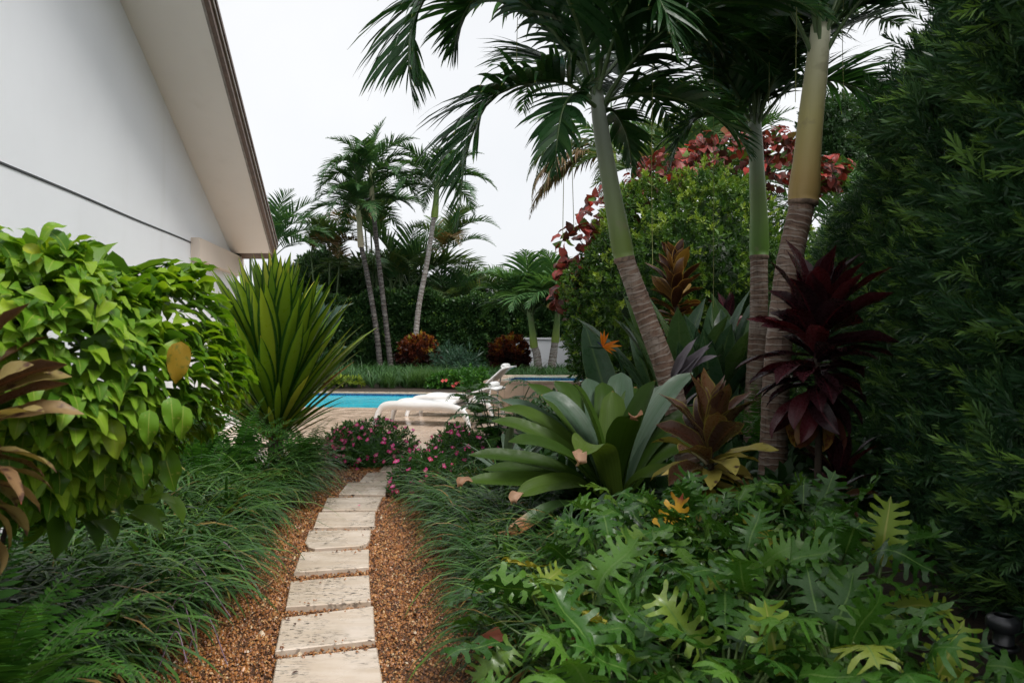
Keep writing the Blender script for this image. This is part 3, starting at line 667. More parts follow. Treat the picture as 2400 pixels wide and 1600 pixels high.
def palm(name, label, base, bend, r0, r1, shaft, shr, fronds, leafm, trunkm, shaftm, group=None, nring=16, fkw=None, meshes=None, dead=(), seed=0, spears=1, paths=None):
    """base..bend: trunk way points; shaft: way points of the crownshaft; fronds: (azimuth, elevation, length, droop)"""
    t = thing(name, label, 'palm tree', base, group)
    P = catmull(np.vstack([base, bend]), 90); L = np.linspace(0, 1, 90)
    rr = r0 + (r1 - r0) * L ** .6; saw = (L * nring) % 1.0
    rr = rr * (1 + .05 * (1 - saw) ** 2 + .012 * np.sin(L * 61) * np.sin(L * 23)); rr[:3] *= 1.06
    acc = Acc(); add_tube(acc, P, rr, 18); tr = acc.part('trunk', MAT[trunkm], t)
    for k in range(1, nring):                                       # raised leaf scars
        i = int(np.clip((k + rng.uniform(-.3, .3)) / nring * 89, 1, 88)); acc2 = Acc(); Tn = nrm(P[min(i + 1, 89)] - P[i - 1]); rk = rr[i] * rng.uniform(1.0, 1.03); w_ = r0 * rng.uniform(.03, .06)
        if i < 20 and name.startswith('far'): continue
        Q = np.array([P[i] - Tn * w_, P[i] - Tn * w_ * .4, P[i] + Tn * w_ * .4, P[i] + Tn * w_]); add_tube(acc2, Q, [rk * .97, rk * 1.015, rk * 1.015, rk * .96], 18, cap=False)
        V, F, kk = acc2.arrays(); a = np.arctan2(V[:, 1] - P[i][1], V[:, 0] - P[i][0]); V = V + Tn * (np.sin(a + k * 1.7) * r0 * .1 + np.sin(a * 2 + k) * r0 * .05 + np.sin(a * 5 + k * 2) * r0 * .03 + rng.normal(0, r0 * .012, len(V)))[:, None]
        part('leaf_scar', V, F, MAT['ring'], tr, **kk)
    S = catmull(shaft, 24); q = np.linspace(0, 1, 24)
    sr = shr * (1 + .13 * np.exp(-((q - .12) / .16) ** 2) - .30 * q ** 1.5) ; sr[0] *= .97
    acc = Acc(); add_tube(acc, S, sr, 18); acc.part('crownshaft', shaftm, t)
    top = S[-1]; up = nrm(S[-1] - S[-4])
    if paths:
        acc = Acc(); d_ = nrm(S[1] - S[0]); add_tube(acc, np.array([S[0] - d_ * .03, S[0] - d_ * .015, S[0] + d_ * .004, S[0] + d_ * .012]), np.array([rr[-1] * 1.02, sr[0] * 1.05, sr[0] * 1.06, sr[0] * 1.0]), 18, cap=False); acc.part('shaft_scar', MAT['ring'], t)
    for k, fr in enumerate(paths or ()):
        Pp = np.array([at(*c) for c in fr]); kw = dict(fkw or {}); Lp = np.linalg.norm(np.diff(Pp, axis=0), axis=1).sum(); kw['ll'] = float(np.clip(.38 * Lp, .34, kw['ll'])); kw['n'] = int(np.clip(kw['n'] * Lp / 2.2, 26, 66))
        me = frond_tmpl(path=Pp - base_of(t), seed=seed * 50 + 30 + k, **kw).mesh('frond', [MAT[leafm], MAT['rachis']]); link('frond', me, t)
    for k, fr in enumerate(fronds):
        az, el, Lf, dr = fr[:4]; kw = dict(fkw or {}); lm = fr[4] if len(fr) > 4 else leafm
        if meshes: me = meshes[k % len(meshes)]; s = Lf
        else:
            me = frond_tmpl(L=Lf, elev=math.radians(el), droop=math.radians(dr), seed=seed * 50 + k, **kw).mesh('frond', [MAT[lm], MAT['rachis']]); s = 1.
        h = math.radians(az); org = top - up * (.25 - .03 * (k % 6)) * shr / .1 + np.array([math.cos(h), math.sin(h), 0]) * shr * .35
        put_frond(me, t, org, az, rng.normal(0, .06), s)
    for k in range(spears):
        V, F, uv, q2 = stamp(leaf_tmpl(1.1 * shr / .1, .07 * shr / .1, 6, 'grass', PI / 2, .1, .5), [top - up * .1], np.eye(3)[None], 1., [.4])
        part('spear_leaf', V, F, MAT['palm_leaf2'], t, uv=uv, rnd=q2)
    return t, top
# ================================================================== PALMS IN FRONT
SH1 = m_shaft('green_crownshaft', (.14, .20, .05), (.22, .27, .15), (.33, .37, .31), 0, 1.3)
SH2 = m_shaft('bright_green_crownshaft', (.10, .20, .035), (.15, .22, .08), (.27, .31, .25), 0, 1.3)
SH3 = m_shaft('yellow_crownshaft', (.36, .25, .09), (.45, .40, .17), (.50, .50, .36), 0, 1.4)
FK = dict(n=62, ll=.80, lw=.056, vee=.24, seg=6, grav=.40, rr=.02, t0=.15, endw=.42)
D1 = 6.5
palm1, top1 = palm('christmas_palm', 'leaning palm with pale green crownshaft, its frond arching far to the left', at(1622, 1190, D1) * [1, 1, 0],
    [at(1612, 1090, D1), at(1570, 900, D1), at(1520, 760, D1), at(1462, 602, D1)], .128, .082,
    [at(1463, 606, D1), at(1447, 520, D1), at(1425, 400, D1), at(1408, 300, D1), at(1398, 215, D1)], .084,
    [(62, 48, 2.3, 90), (112, 58, 2.4, 90), (330, 62, 2.2, 110), (20, 62, 2.4, 100), (200, 76, 2.4, 80), (235, 70, 2.2, 100)],
    'palm_leaf', 'trunk', SH1, fkw=FK, seed=1, nring=30, paths=[
        [(1398, 240, 6.5), (1330, 196, 6.4), (1250, 190, 6.25), (1160, 225, 6.1), (1112, 300, 6.0), (1086, 400, 5.95), (1076, 505, 5.95)],
        [(1392, 200, 6.5), (1260, 30, 6.4), (1120, -50, 6.2), (1015, -20, 6.0), (968, 55, 5.9), (957, 140, 5.85), (966, 225, 5.85)],
        [(1392, 200, 6.6), (1290, 50, 6.8), (1200, 0, 7.0), (1115, 0, 7.1), (1078, 55, 7.15), (1062, 120, 7.2)],
        [(1395, 205, 6.5), (1330, 110, 6.6), (1240, 40, 6.7), (1140, -10, 6.8), (1040, -50, 6.9)],
        [(1395, 250, 6.4), (1350, 220, 6.2), (1320, 255, 6.0), (1306, 330, 5.9), (1302, 405, 5.9)],
        [(1405, 245, 6.5), (1480, 220, 6.4), (1560, 225, 6.3), (1640, 250, 6.2), (1715, 300, 6.2), (1755, 360, 6.2)],
        [(1404, 210, 6.4), (1450, 60, 6.1), (1505, -30, 5.8), (1556, 20, 5.6), (1580, 120, 5.55)],
        [(1400, 210, 6.5), (1425, 50, 6.4), (1460, -80, 6.2), (1520, -160, 6.0), (1590, -190, 5.9)],
        [(1402, 255, 6.6), (1440, 262, 6.9), (1470, 320, 7.1), (1482, 400, 7.2)],
        [(1398, 200, 6.5), (1480, 110, 6.9), (1560, 70, 7.3), (1650, 80, 7.6), (1700, 130, 7.7)]], group='large palms on the right')
D2 = 8.0
palm2, top2 = palm('christmas_palm', 'slim upright palm with bright green crownshaft, middle of three large palms', at(1768, 1110, D2) * [1, 1, 0],
    [at(1765, 1000, D2), at(1770, 880, D2), at(1778, 740, D2), at(1779, 598, D2)], .108, .088,
    [at(1779, 601, D2), at(1779, 520, D2), at(1775, 430, D2), at(1772, 350, D2), at(1768, 270, D2)], .092,
    [(120, 74, 2.6, 50), (70, 66, 2.6, 70), (250, 74, 2.6, 70), (300, 66, 2.4, 80), (150, 66, 2.8, 80), (25, 70, 2.7, 70)],
    'palm_leaf', 'trunk', SH2, fkw=FK, seed=2, nring=26, paths=[
        [(1766, 300, 8.0), (1720, 205, 7.9), (1660, 110, 7.8), (1600, 40, 7.7), (1530, 0, 7.6)],
        [(1772, 300, 8.0), (1840, 215, 8.1), (1920, 188, 8.2), (2000, 200, 8.2), (2080, 240, 8.1), (2130, 300, 8.0)],
        [(1764, 310, 8.0), (1710, 268, 7.9), (1645, 272, 7.8), (1595, 320, 7.7), (1572, 390, 7.7)],
        [(1768, 290, 8.0), (1760, 150, 7.9), (1738, 20, 7.7), (1690, -80, 7.5)],
        [(1770, 290, 8.0), (1800, 140, 8.1), (1850, 20, 8.3), (1910, -60, 8.5)],
        [(1766, 290, 8.0), (1728, 120, 8.3), (1680, 0, 8.6), (1620, -80, 8.8)],
        [(1769, 290, 8.0), (1790, 100, 7.7), (1805, -60, 7.4), (1830, -160, 7.1)],
        [(1764, 300, 8.0), (1700, 235, 8.3), (1650, 225, 8.5), (1612, 262, 8.7)]], group='large palms on the right')
D3 = 6.2
palm3, top3 = palm('christmas_palm', 'thick palm with smooth yellow crownshaft beside the tall dark hedge', at(1806, 1180, D3) * [1, 1, 0],
    [at(1815, 1000, D3), at(1822, 850, D3), at(1846, 640, D3), at(1882, 470, D3)], .118, .099,
    [at(1882, 474, D3), at(1889, 400, D3), at(1900, 280, D3), at(1914, 160, D3), at(1924, 60, D3)], .112,
    [(190, 66, 2.6, 90), (150, 70, 2.6, 80), (60, 60, 2.6, 80), (90, 40, 2.4, 80), (230, 72, 2.4, 60), (300, 60, 2.4, 80), (335, 62, 2.5, 90), (270, 78, 2.4, 50), (30, 74, 2.4, 60)],
    'palm_leaf', 'trunk', SH3, fkw=FK, seed=3, nring=28, paths=[
        [(1926, 80, 6.2), (1990, 25, 6.2), (2070, -15, 6.1), (2150, -15, 6.0), (2220, 40, 5.9)],
        [(1928, 80, 6.2), (1985, 60, 6.6), (2050, 40, 7.0), (2110, 60, 7.3)],
        [(1922, 60, 6.2), (1880, -60, 6.3), (1810, -130, 6.4), (1740, -120, 6.4), (1690, -40, 6.4)]], group='large palms on the right')
MAT['rein'] = plain('palm_fibre', (.22, .24, .07), .6, var=.2)
for pm, x, y0, y1, D in ((palm1, 1213, 40, 215, 6.3), (palm1, 1318, 200, 560, 6.1), (palm1, 1340, 130, 540, 6.4), (palm1, 1530, 150, 620, 6.2), (palm2, 1672, 120, 720, 7.6), (palm2, 1801, 0, 290, 7.3), (palm3, 1868, -40, 240, 6.0), (palm3, 1978, -40, 232, 6.3)):
    A, B = at(x, y0, D), at(x + random.uniform(-6, 6), y1, D); Pm = (A + B) / 2 + np.array([rng.normal(0, .01), 0, 0])
    acc = Acc(); add_tube(acc, catmull([A, Pm, B], 10), .0028, 4); acc.part('frond_rein', MAT['rein'], pm)

# ================================================================== HEDGES
# sprig of podocarpus: twig with narrow needles all round, pointing forward
def podo_sprig(n=34, seed=0):
    r = np.random.default_rng(seed); V = []; F = []; uv = []
    for k in range(n):
        f = k / n; a = k * 2.4; e = .75 - .45 * f + r.uniform(-.15, .15); L = .55 * (1 - .35 * f); W = .062
        d = np.array([math.cos(a) * math.sin(e), math.sin(a) * math.sin(e), math.cos(e)]); s = nrm(np.cross(d, [0.2, .1, 1.0]))
        b = np.array([0, 0, f]); i = len(V)
        V += [b, b + d * L * .5 + s * W * .5 + [0, 0, -.01], b + d * L + np.array([0, 0, -.04]), b + d * L * .5 - s * W * .5 + [0, 0, -.01]]
        F.append([i, i + 1, i + 2, i + 3]); uv += [[.5, 0], [1, .5], [.5, 1], [0, .5]]
    return np.array(V), np.array(F), np.array(uv)
def wall_hedge(name, label, y0, y1, top, K, size, seed, nn, thick=1.6, face=lambda y: 1.70 + .24 * y):
    t = thing(name, label, 'hedge', (face((y0 + y1) / 2) + .8, (y0 + y1) / 2, 0), 'podocarpus hedge along the right side')
    def surf(y, z, off=0.):
        zt = top(y); q = np.clip((z - (zt - .9)) / .9, 0, 1)
        x = face(y) + .55 * q ** 2.2 + .24 * lump(np.stack([y * 1.0, z * .9, y * .3], -1), 2.6, seed) + .10 * np.clip(z / 1.2, 0, 1) - .08 + off
        return np.stack([x, y, z], -1)
    y = rng.uniform(y0, y1, K); z = top(y) * rng.uniform(0.01, 1., K) ** .95
    pts = surf(y, z, rng.uniform(-.04, .24, K) ** 1.0); q = np.clip((z - (top(y) - .9)) / .9, 0, 1)
    n = nrm(np.stack([-np.ones(K), -.25 + 0 * y, .25 + q * 1.6], -1))
    fz = np.where(y < y0 + .5, (y0 + .5 - y) / .5, 0); n = nrm(n + np.stack([0 * y, -fz * 1.5, 0 * y], -1))
    # top and far crest
    K2 = K // 4; y2 = rng.uniform(y0, y1, K2); x2 = rng.uniform(.3, thick, K2)
    p2 = np.stack([face(y2) + x2, y2, top(y2) - .1 * rng.uniform(0, 1, K2) + .12 * lump(np.stack([x2, y2, x2], -1), 2.5, seed)], -1); n2 = nrm(np.stack([-.2 + 0 * y2, -.2 + 0 * y2, 1 + 0 * y2], -1))
    K3 = K // 6; z3 = rng.uniform(0, 1, K3); x3 = rng.uniform(.0, thick, K3); ends = np.where(rng.uniform(0, 1, K3) < .6, y1, y0)
    p3 = np.stack([face(ends) + x3 + .1, ends + rng.uniform(-.15, .1, K3), z3 * top(ends)], -1); n3 = nrm(np.stack([-.3 + 0 * z3, np.where(ends == y1, .6, -1.), .3 + 0 * z3], -1))
    P = np.concatenate([pts, p2, p3]); N = np.concatenate([n, n2, n3])
    clump = lump(P, 6., seed + 3); br = .45 + .34 * clump
    tip = rng.uniform(0, 1, len(P)) < .16; br = np.where(tip, rng.uniform(.8, 1., len(P)), br); P = P + N * np.where(tip, .06, 0)[:, None]
    shell_shrub(t, MAT['podo'], P, N, podo_sprig(nn, seed), size, .62, (.5, .12), bright=br)
    ys = np.linspace(y0 + .15, y1 - .1, 24); zs = np.linspace(0, 1, 14); A, B = np.meshgrid(ys, zs, indexing='ij')
    C = surf(A, B * (top(A) - .12), .22).reshape(-1, 3); Bk = C.copy(); Bk[:, 0] = (face(A) + thick).ravel()
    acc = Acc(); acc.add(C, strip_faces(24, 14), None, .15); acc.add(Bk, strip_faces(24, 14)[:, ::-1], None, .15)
    tp = np.stack([C.reshape(24, 14, 3)[:, -1], Bk.reshape(24, 14, 3)[:, -1]], 1).reshape(-1, 3); acc.add(tp, strip_faces(24, 2), None, .15)
    for e_ in (0, -1): ed = np.stack([C.reshape(24, 14, 3)[e_], Bk.reshape(24, 14, 3)[e_]], 1).reshape(-1, 3); acc.add(ed, strip_faces(14, 2), None, .15)
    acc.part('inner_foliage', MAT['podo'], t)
    for k in range(7):
        yk = y0 + (k + .5) * (y1 - y0) / 7; acc = Acc(); add_tube(acc, catmull([[face(yk) + .55, yk, 0], [face(yk) + .5, yk + .05, .7], [face(yk) + .6, yk, top(yk) * .7]], 8), np.linspace(.035, .015, 8), 6); acc.part('stem', MAT['twig'], t)
    return t
wall_hedge('podocarpus_hedge', 'tall dark needle leaved hedge rising past the picture top at the right', 1.6, 6.6, lambda y: 4.15 - .06 * (y - 3) + .16 * np.sin(y * 2.3), 10500, .195, 1, 22)
wall_hedge('podocarpus_hedge', 'lower far stretch of needle leaved hedge behind the yellow shafted palm', 6.5, 11.3, lambda y: 3.62 - .13 * (y - 6.5) + .12 * np.sin(y * 1.9), 7000, .15, 2, 22)

def box_hedge(name, label, x0, x1, yf, depth, top, K, leaf, mat, seed, zb=0.0):
    t = thing(name, label, 'hedge', ((x0 + x1) / 2, yf + depth / 2, 0))
    x = rng.uniform(x0, x1, K); f = rng.uniform(0, 1, K); tz = top(x); isf = f < .72
    z = np.where(isf, zb + (tz - zb) * rng.uniform(0, 1, K), tz); y = np.where(isf, yf + .0, yf + depth * rng.uniform(0, 1, K))
    P = np.stack([x, y, z], -1); lm = .22 * lump(P, 1.5, seed) + .1 * lump(P, 4.5, seed + 2)
    N = np.where(isf[:, None], np.array([[0, -1., .3]]), np.array([[0, -.3, 1.]])); N = nrm(N)
    P = P + N * lm[:, None] + np.stack([0 * x, rng.uniform(0, .18, K), 0 * x], -1); P[:, 2] = np.maximum(P[:, 2], .02)
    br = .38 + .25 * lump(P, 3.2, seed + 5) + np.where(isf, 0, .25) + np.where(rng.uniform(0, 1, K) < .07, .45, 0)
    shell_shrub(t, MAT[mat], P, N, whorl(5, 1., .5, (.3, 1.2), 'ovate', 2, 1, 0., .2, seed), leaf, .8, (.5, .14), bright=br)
    V, F = box_arr((x0 + .1, yf + .3, 0), (x1 - .1, yf + depth, 1)); V[4:, 2] = top(V[4:, 0]) - .25
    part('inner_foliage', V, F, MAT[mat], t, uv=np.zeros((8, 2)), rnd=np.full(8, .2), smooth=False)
    return t
box_hedge('clipped_hedge', 'long dark clipped hedge closing the garden behind the pool', -12.5, -.2, 34.6, 2.4, lambda x: 3.45 + .18 * np.sin(x * .9) + .12 * np.sin(x * 2.7), 15000, .17, 'hedge', 4)
box_hedge('clipped_hedge', 'dark shrub screen rising above the pale garden wall', -.6, 7.5, 38.2, 2.5, lambda x: 4.4 + .3 * np.sin(x * 1.3), 9000, .18, 'hedge', 6)

# ================================================================== ROUND SHRUB AND COPPERLEAF
dc, dr_ = np.array([3.24, 13.6, 1.75]), np.array([2.16, 2.1, 2.6])
t = thing('round_shrub', 'big rounded shrub with small yellow green leaves behind the palms', 'shrub', (2.95, 13.6, 0))
P, N = ellipsoid_pts(dc, dr_, 7600, -.62, .13, 5.5, .2, 3, ymax=.75)
P2, N2 = ellipsoid_pts(dc, dr_ * 1.03, 2200, -.3, .13, 5.5, .0, 3, ymax=.75)
P, N = np.vstack([P, P2]), np.vstack([N, N2])
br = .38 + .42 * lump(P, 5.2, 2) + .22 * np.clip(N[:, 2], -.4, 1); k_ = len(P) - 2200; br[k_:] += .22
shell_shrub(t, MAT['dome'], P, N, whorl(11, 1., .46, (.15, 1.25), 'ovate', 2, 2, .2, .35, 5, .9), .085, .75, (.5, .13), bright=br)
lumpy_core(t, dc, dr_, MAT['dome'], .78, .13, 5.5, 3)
acc = Acc()
for k in range(6): a = k * 1.05; add_tube(acc, catmull([[2.95 + .2 * math.cos(a), 13.6 + .2 * math.sin(a), 0], [2.95 + .6 * math.cos(a), 13.6 + .5 * math.sin(a), .9], [2.95 + 1.1 * math.cos(a), 13.6 + 1.0 * math.sin(a), 2.2]], 8), np.linspace(.05, .02, 8), 6)
acc.part('stems', MAT['twig'], t)

MAT['copper'] = leafmat('copperleaf', [(0, (.05, .018, .012)), (.4, (.12, .025, .018)), (.72, (.25, .035, .025)), (1, (.48, .05, .035))], 'obj', rough=.4, trans=.28, rib=((.4, .08, .06), .1), margin=((.36, .06, .06), .8), mottle=((.12, .06, .035), 9, .55), tint=(1.5, .8, .6))
MAT['copper2'] = leafmat('copperleaf_inner', [(0, (.05, .018, .012)), (.5, (.17, .04, .03)), (.75, (.36, .06, .045)), (.8, (.07, .14, .025)), (1, (.12, .2, .03))], rough=.45, trans=.2)
t = thing('copperleaf_shrub', 'red and bronze copperleaf shrub rising behind the rounded green shrub', 'shrub', (3.0, 15.6, 0))
cm = [mesh('leaf', *(lambda q: (q[0], q[1]))(leaf_tmpl(1., .82, 6, 'heart', .1, dd, .16, 4, .05, 2., seed=s)), MAT['copper'], uv=leaf_tmpl(1., .82, 6, 'heart', .1, dd, .16, 4, .05, 2., seed=s)[2]) for s, dd in ((1, 1.0), (2, 1.5), (3, .7))]
spots = [(1356, 640, .3), (1372, 570, .4), (1425, 500, .45), (1478, 462, .4), (1540, 415, .45), (1592, 400, .5), (1650, 355, .5), (1700, 335, .5), (1800, 325, .45), (1835, 350, .5), (1905, 400, .4), (1950, 385, .35), (1345, 700, .3), (1620, 370, .4), (1780, 400, .5)]
nl = 0; acc = Acc()
for (x, y, r_) in spots:
    c = at(x - 14, y - 8, 13.9) if x < 1600 else at(x, y + 6, 15.2)
    for k in range(13):
        d = rand_dirs(1, -.6, 1)[0]; d[1] -= .45; d = nrm(d); p = c + d * r_ * np.array([1, .8, .75])
        ld = nrm(d * np.array([1, 1, .3]) + np.array([0, 0, -.55]) + rand_dirs(1)[0] * .4)
        place('leaf', cm[nl % 3], t, p, ld, d + np.array([0, -.2, .4]), rng.uniform(.15, .27)); nl += 1
    base = np.array([3.0 + rng.uniform(-1, 1), 15.7, 0]); add_tube(acc, catmull([base, (base + c) / 2 + [0, .2, .3], c], 8), np.linspace(.03, .008, 8), 5)
    V, F, uv, q = stamp(leaf_tmpl(1., .8, 3, 'heart', .1, 1., .1, 2), c + rand_dirs(60, -1, 1) * r_ * .85 + [0, .1, -.12], zframes(rand_dirs(60)), .21, rng.uniform(0, 1, 60)); 
    if x == spots[0][0] and y == spots[0][1]: inner = Acc()
    inner.add(V, F, uv, q)
acc.part('stems', MAT['twig'], t); o = inner.part('foliage', MAT['copper2'], t); o['kind'] = 'stuff'

# ================================================================== BACKGROUND PALMS AND TREES
FM = dict(n=46, ll=.28, lw=.027, vee=.25, seg=4, grav=.5, rr=.012, t0=.16)
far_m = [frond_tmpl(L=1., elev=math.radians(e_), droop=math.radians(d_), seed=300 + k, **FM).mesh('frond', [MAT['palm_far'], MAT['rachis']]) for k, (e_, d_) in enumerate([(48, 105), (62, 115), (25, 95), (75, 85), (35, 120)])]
far_fresh = [frond_tmpl(L=1., elev=math.radians(e_), droop=math.radians(d_), seed=320 + k, **FM).mesh('frond', [MAT['palm_leaf2'], MAT['rachis']]) for k, (e_, d_) in enumerate([(86, 30), (78, 60)])]
SHF = m_shaft('far_pale_crownshaft', (.42, .36, .24), (.36, .34, .22), (.28, .32, .16), 0, 1.6)
SHG = m_shaft('far_green_crownshaft', (.20, .28, .05), (.13, .22, .06), (.16, .2, .1), 0, 1.8)
def ring_fronds(n, Lf, seed):
    r = np.random.default_rng(seed); return [(k * 360 / n + r.uniform(-18, 18), 0, Lf * r.uniform(.85, 1.1), 0) for k in range(n)]
Db = 34.0
for lab, base, bend, shaft, r0, sh, shm, Lf, seed in (
    ('tall palm with dark leaning trunk, nearest the house of the three tall ones', (893, 868), [(880, 760), (860, 640), (846, 575)], [(846, 580), (842, 520), (838, 478)], .14, .13, SHF, 2.9, 21),
    ('tall palm with dark trunk, middle of the three tall ones behind the pool', (918, 866), [(900, 720), (884, 580), (876, 500)], [(876, 505), (871, 450), (868, 395)], .135, .13, SHF, 3.0, 22),
    ('tall palm with grey speckled trunk rising from the red and yellow croton', (968, 866), [(980, 730), (1000, 620), (1018, 505)], [(1018, 510), (1022, 470), (1024, 425)], .14, .15, SHG, 3.1, 23)):
    B = at(*base, Db); B[2] = 0
    fr = ring_fronds(14, Lf, seed)
    pt, tp = palm('far_palm', lab, B, [at(x, y, Db) for x, y in bend], r0, r0 * .72, [at(x, y, Db) for x, y in shaft], sh, fr, 'palm_far', 'trunk_pale' if seed == 23 else 'trunk_dark', shm, nring=22, meshes=far_m, group='tall palms behind the pool')
    if seed != 23:
        for k in range(3 if seed == 21 else 1): put_frond(far_fresh[k % 2], pt, tp, 40 + 110 * k, 0, 2.6)
Dc = 31.0
SM = [frond_tmpl(L=1., elev=math.radians(e_), droop=math.radians(d_), seed=340 + k, n=34, ll=.42, lw=.036, vee=.2, seg=4, grav=.7, rr=.014, t0=.2).mesh('frond', [MAT['palm_small'], MAT['rachis']]) for k, (e_, d_) in enumerate([(60, 80), (74, 90), (48, 105), (82, 60)])]
for lab, base, bend, shaft, seed in (('small palm with yellow green shaft nearest the raised loungers', (1264, 880), [(1258, 830), (1252, 812)], [(1252, 815), (1247, 770), (1240, 722)], 31), ('small palm leaning right, beside the rounded shrub', (1290, 880), [(1297, 830), (1301, 800)], [(1301, 803), (1305, 760), (1308, 716)], 32)):
    B = at(*base, Dc); B[2] = 0
    palm('small_palm', lab, B, [at(x, y, Dc) for x, y in bend], .19, .14, [at(x, y, Dc) for x, y in shaft], .15, ring_fronds(15, 3.0, seed), 'palm_far', 'trunk_pale', SHG, nring=12, meshes=SM, group='small palms by the garden wall')
# coconut palm with drying fronds behind the round shrub, seen between the big palms
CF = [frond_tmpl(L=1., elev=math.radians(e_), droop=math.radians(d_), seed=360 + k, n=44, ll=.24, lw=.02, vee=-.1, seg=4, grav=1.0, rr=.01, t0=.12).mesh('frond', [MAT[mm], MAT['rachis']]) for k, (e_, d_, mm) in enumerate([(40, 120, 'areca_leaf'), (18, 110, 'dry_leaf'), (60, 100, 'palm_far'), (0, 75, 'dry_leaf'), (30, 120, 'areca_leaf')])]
B = at(1440, 850, 24.0); B[2] = 0
palm('coconut_palm', 'coconut palm with brown drooping fronds behind the large left leaning palm', B, [at(1446, 600, 24), at(1436, 385, 24)], .2, .13, [at(1436, 390, 24), at(1434, 365, 24), at(1432, 340, 24)], .16, [(180, 0, 3.4, 0), (188, 0, 3.6, 0), (30, 0, 3.4, 0), (172, 0, 3.2, 0), (330, 0, 3.2, 0), (155, 0, 3.4, 0), (205, 0, 3.4, 0), (200, 0, 3.4, 0), (165, 0, 3.6, 0), (90, 0, 3.3, 0), (265, 0, 3.0, 0), (0, 0, 3.4, 0)], 'areca_leaf', 'trunk_pale', SHG, meshes=CF, nring=14)
# feathery clumping palms
def areca(name, label, base, h, n, Lf, mats, seed, spread=.6, group='feathery palms in the background', lean=(0, 0)):
    r = np.random.default_rng(seed); t = thing(name, label, 'palm', base, group); base = np.asarray(base, float)
    ms = []
    for k in range(4):
        e_, d_ = [(72, 95), (58, 100), (82, 70), (42, 90)][k]
        ms.append(frond_tmpl(L=1., elev=math.radians(e_), droop=math.radians(d_), seed=seed * 10 + k, n=32, ll=.30, lw=.026, vee=.35, seg=3, grav=.5, rr=.009, t0=.2).mesh('frond', [MAT[mats[k % len(mats)]], MAT['rachis']]))
    nst = max(3, n // 5); tops = []
    for k in range(nst):
        a = r.uniform(0, 6.28); q = base + np.array([math.cos(a), math.sin(a), 0]) * spread * r.uniform(.1, .5); q[2] = 0
        tp = base + np.array([math.cos(a) * spread * 1.3 + lean[0], math.sin(a) * spread * 1.3 + lean[1], h * r.uniform(.78, 1.0)]); acc = Acc()
        add_tube(acc, catmull([q, (q + tp) / 2 + [0, 0, .1], tp], 10), np.linspace(.06, .04, 10), 6); acc.part('stem', MAT['rachis'], t); tops.append(tp)
    for k in range(n): put_frond(ms[k % 4], t, tops[k % nst] - [0, 0, .1 * (k % 4)], r.uniform(0, 360), r.normal(0, .1), Lf * r.uniform(.75, 1.1))
    return t
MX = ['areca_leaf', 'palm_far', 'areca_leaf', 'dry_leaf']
areca('areca_palm', 'feathery palm with bronze fronds left of the tall trio', at(765, 880, 38) * [1, 1, 0], 7.0, 18, 3.2, MX, 41)
areca('areca_palm', 'bronze feathery palm between the two dark trunks of the trio', at(885, 880, 40) * [1, 1, 0], 8.0, 20, 3.6, MX, 42)
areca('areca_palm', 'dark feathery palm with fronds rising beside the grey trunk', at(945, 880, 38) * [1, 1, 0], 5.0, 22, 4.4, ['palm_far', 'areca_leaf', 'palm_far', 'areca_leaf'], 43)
areca('areca_palm', 'feathery palm with tan drooping fronds right of the grey trunk', at(1018, 880, 40) * [1, 1, 0], 7.0, 16, 3.4, MX, 44)
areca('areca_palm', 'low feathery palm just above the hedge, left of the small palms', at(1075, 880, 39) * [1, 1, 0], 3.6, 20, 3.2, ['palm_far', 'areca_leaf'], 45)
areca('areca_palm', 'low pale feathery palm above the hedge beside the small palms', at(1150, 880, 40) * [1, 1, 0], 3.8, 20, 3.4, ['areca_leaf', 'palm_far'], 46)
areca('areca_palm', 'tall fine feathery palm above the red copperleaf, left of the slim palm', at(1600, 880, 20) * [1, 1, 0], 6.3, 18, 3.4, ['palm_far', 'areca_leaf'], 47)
areca('areca_palm', 'bright green feathery palm behind the slim palm crownshaft', at(1740, 880, 21) * [1, 1, 0], 6.0, 16, 2.8, ['palm_leaf2', 'palm_leaf2', 'palm_far'], 48)
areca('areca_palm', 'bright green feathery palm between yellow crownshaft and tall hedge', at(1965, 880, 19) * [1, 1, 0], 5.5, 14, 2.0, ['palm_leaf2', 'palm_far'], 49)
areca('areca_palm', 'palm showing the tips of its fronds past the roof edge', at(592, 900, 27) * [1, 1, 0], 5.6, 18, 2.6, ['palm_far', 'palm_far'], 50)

# broad leaved trees far behind
def tree(name, label, base, h, r_, K, leaf, mat, seed, crown_c=None):
    t = thing(name, label, 'tree', base, 'trees behind the garden'); base = np.asarray(base, float); rr = np.random.default_rng(seed)
    c = base + np.array([0, 0, h - r_[2] * .8]); acc = Acc()
    add_tube(acc, catmull([base, base + [.1, 0, h * .35], c], 10), np.linspace(.22, .1, 10), 8); acc.part('trunk', MAT['bark'], t)
    acc = Acc(); PP, NN = [], []
    for k in range(9):
        d = rand_dirs(1, -.35, 1)[0]; cc = c + d * np.asarray(r_) * .62; rk = np.asarray(r_) * rr.uniform(.38, .55)
        add_tube(acc, catmull([c - [0, 0, r_[2] * .5], (c + cc) / 2, cc], 6), np.linspace(.08, .03, 6), 5)
        p, n_ = ellipsoid_pts(cc, rk, K // 9, -.8, .15, 3., .35, seed + k); PP.append(p); NN.append(n_)
    acc.part('limbs', MAT['bark'], t); P = np.vstack(PP); N = np.vstack(NN)
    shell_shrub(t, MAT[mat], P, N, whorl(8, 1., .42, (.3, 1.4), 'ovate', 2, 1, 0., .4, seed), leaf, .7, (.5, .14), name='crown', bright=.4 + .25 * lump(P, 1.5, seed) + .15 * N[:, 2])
    return t
tree('broadleaf_tree', 'dark round tree behind the spiky yellow green plant', at(755, 880, 41) * [1, 1, 0], 5.9, (1.9, 1.8, 2.3), 3600, .2, 'hedge', 61)
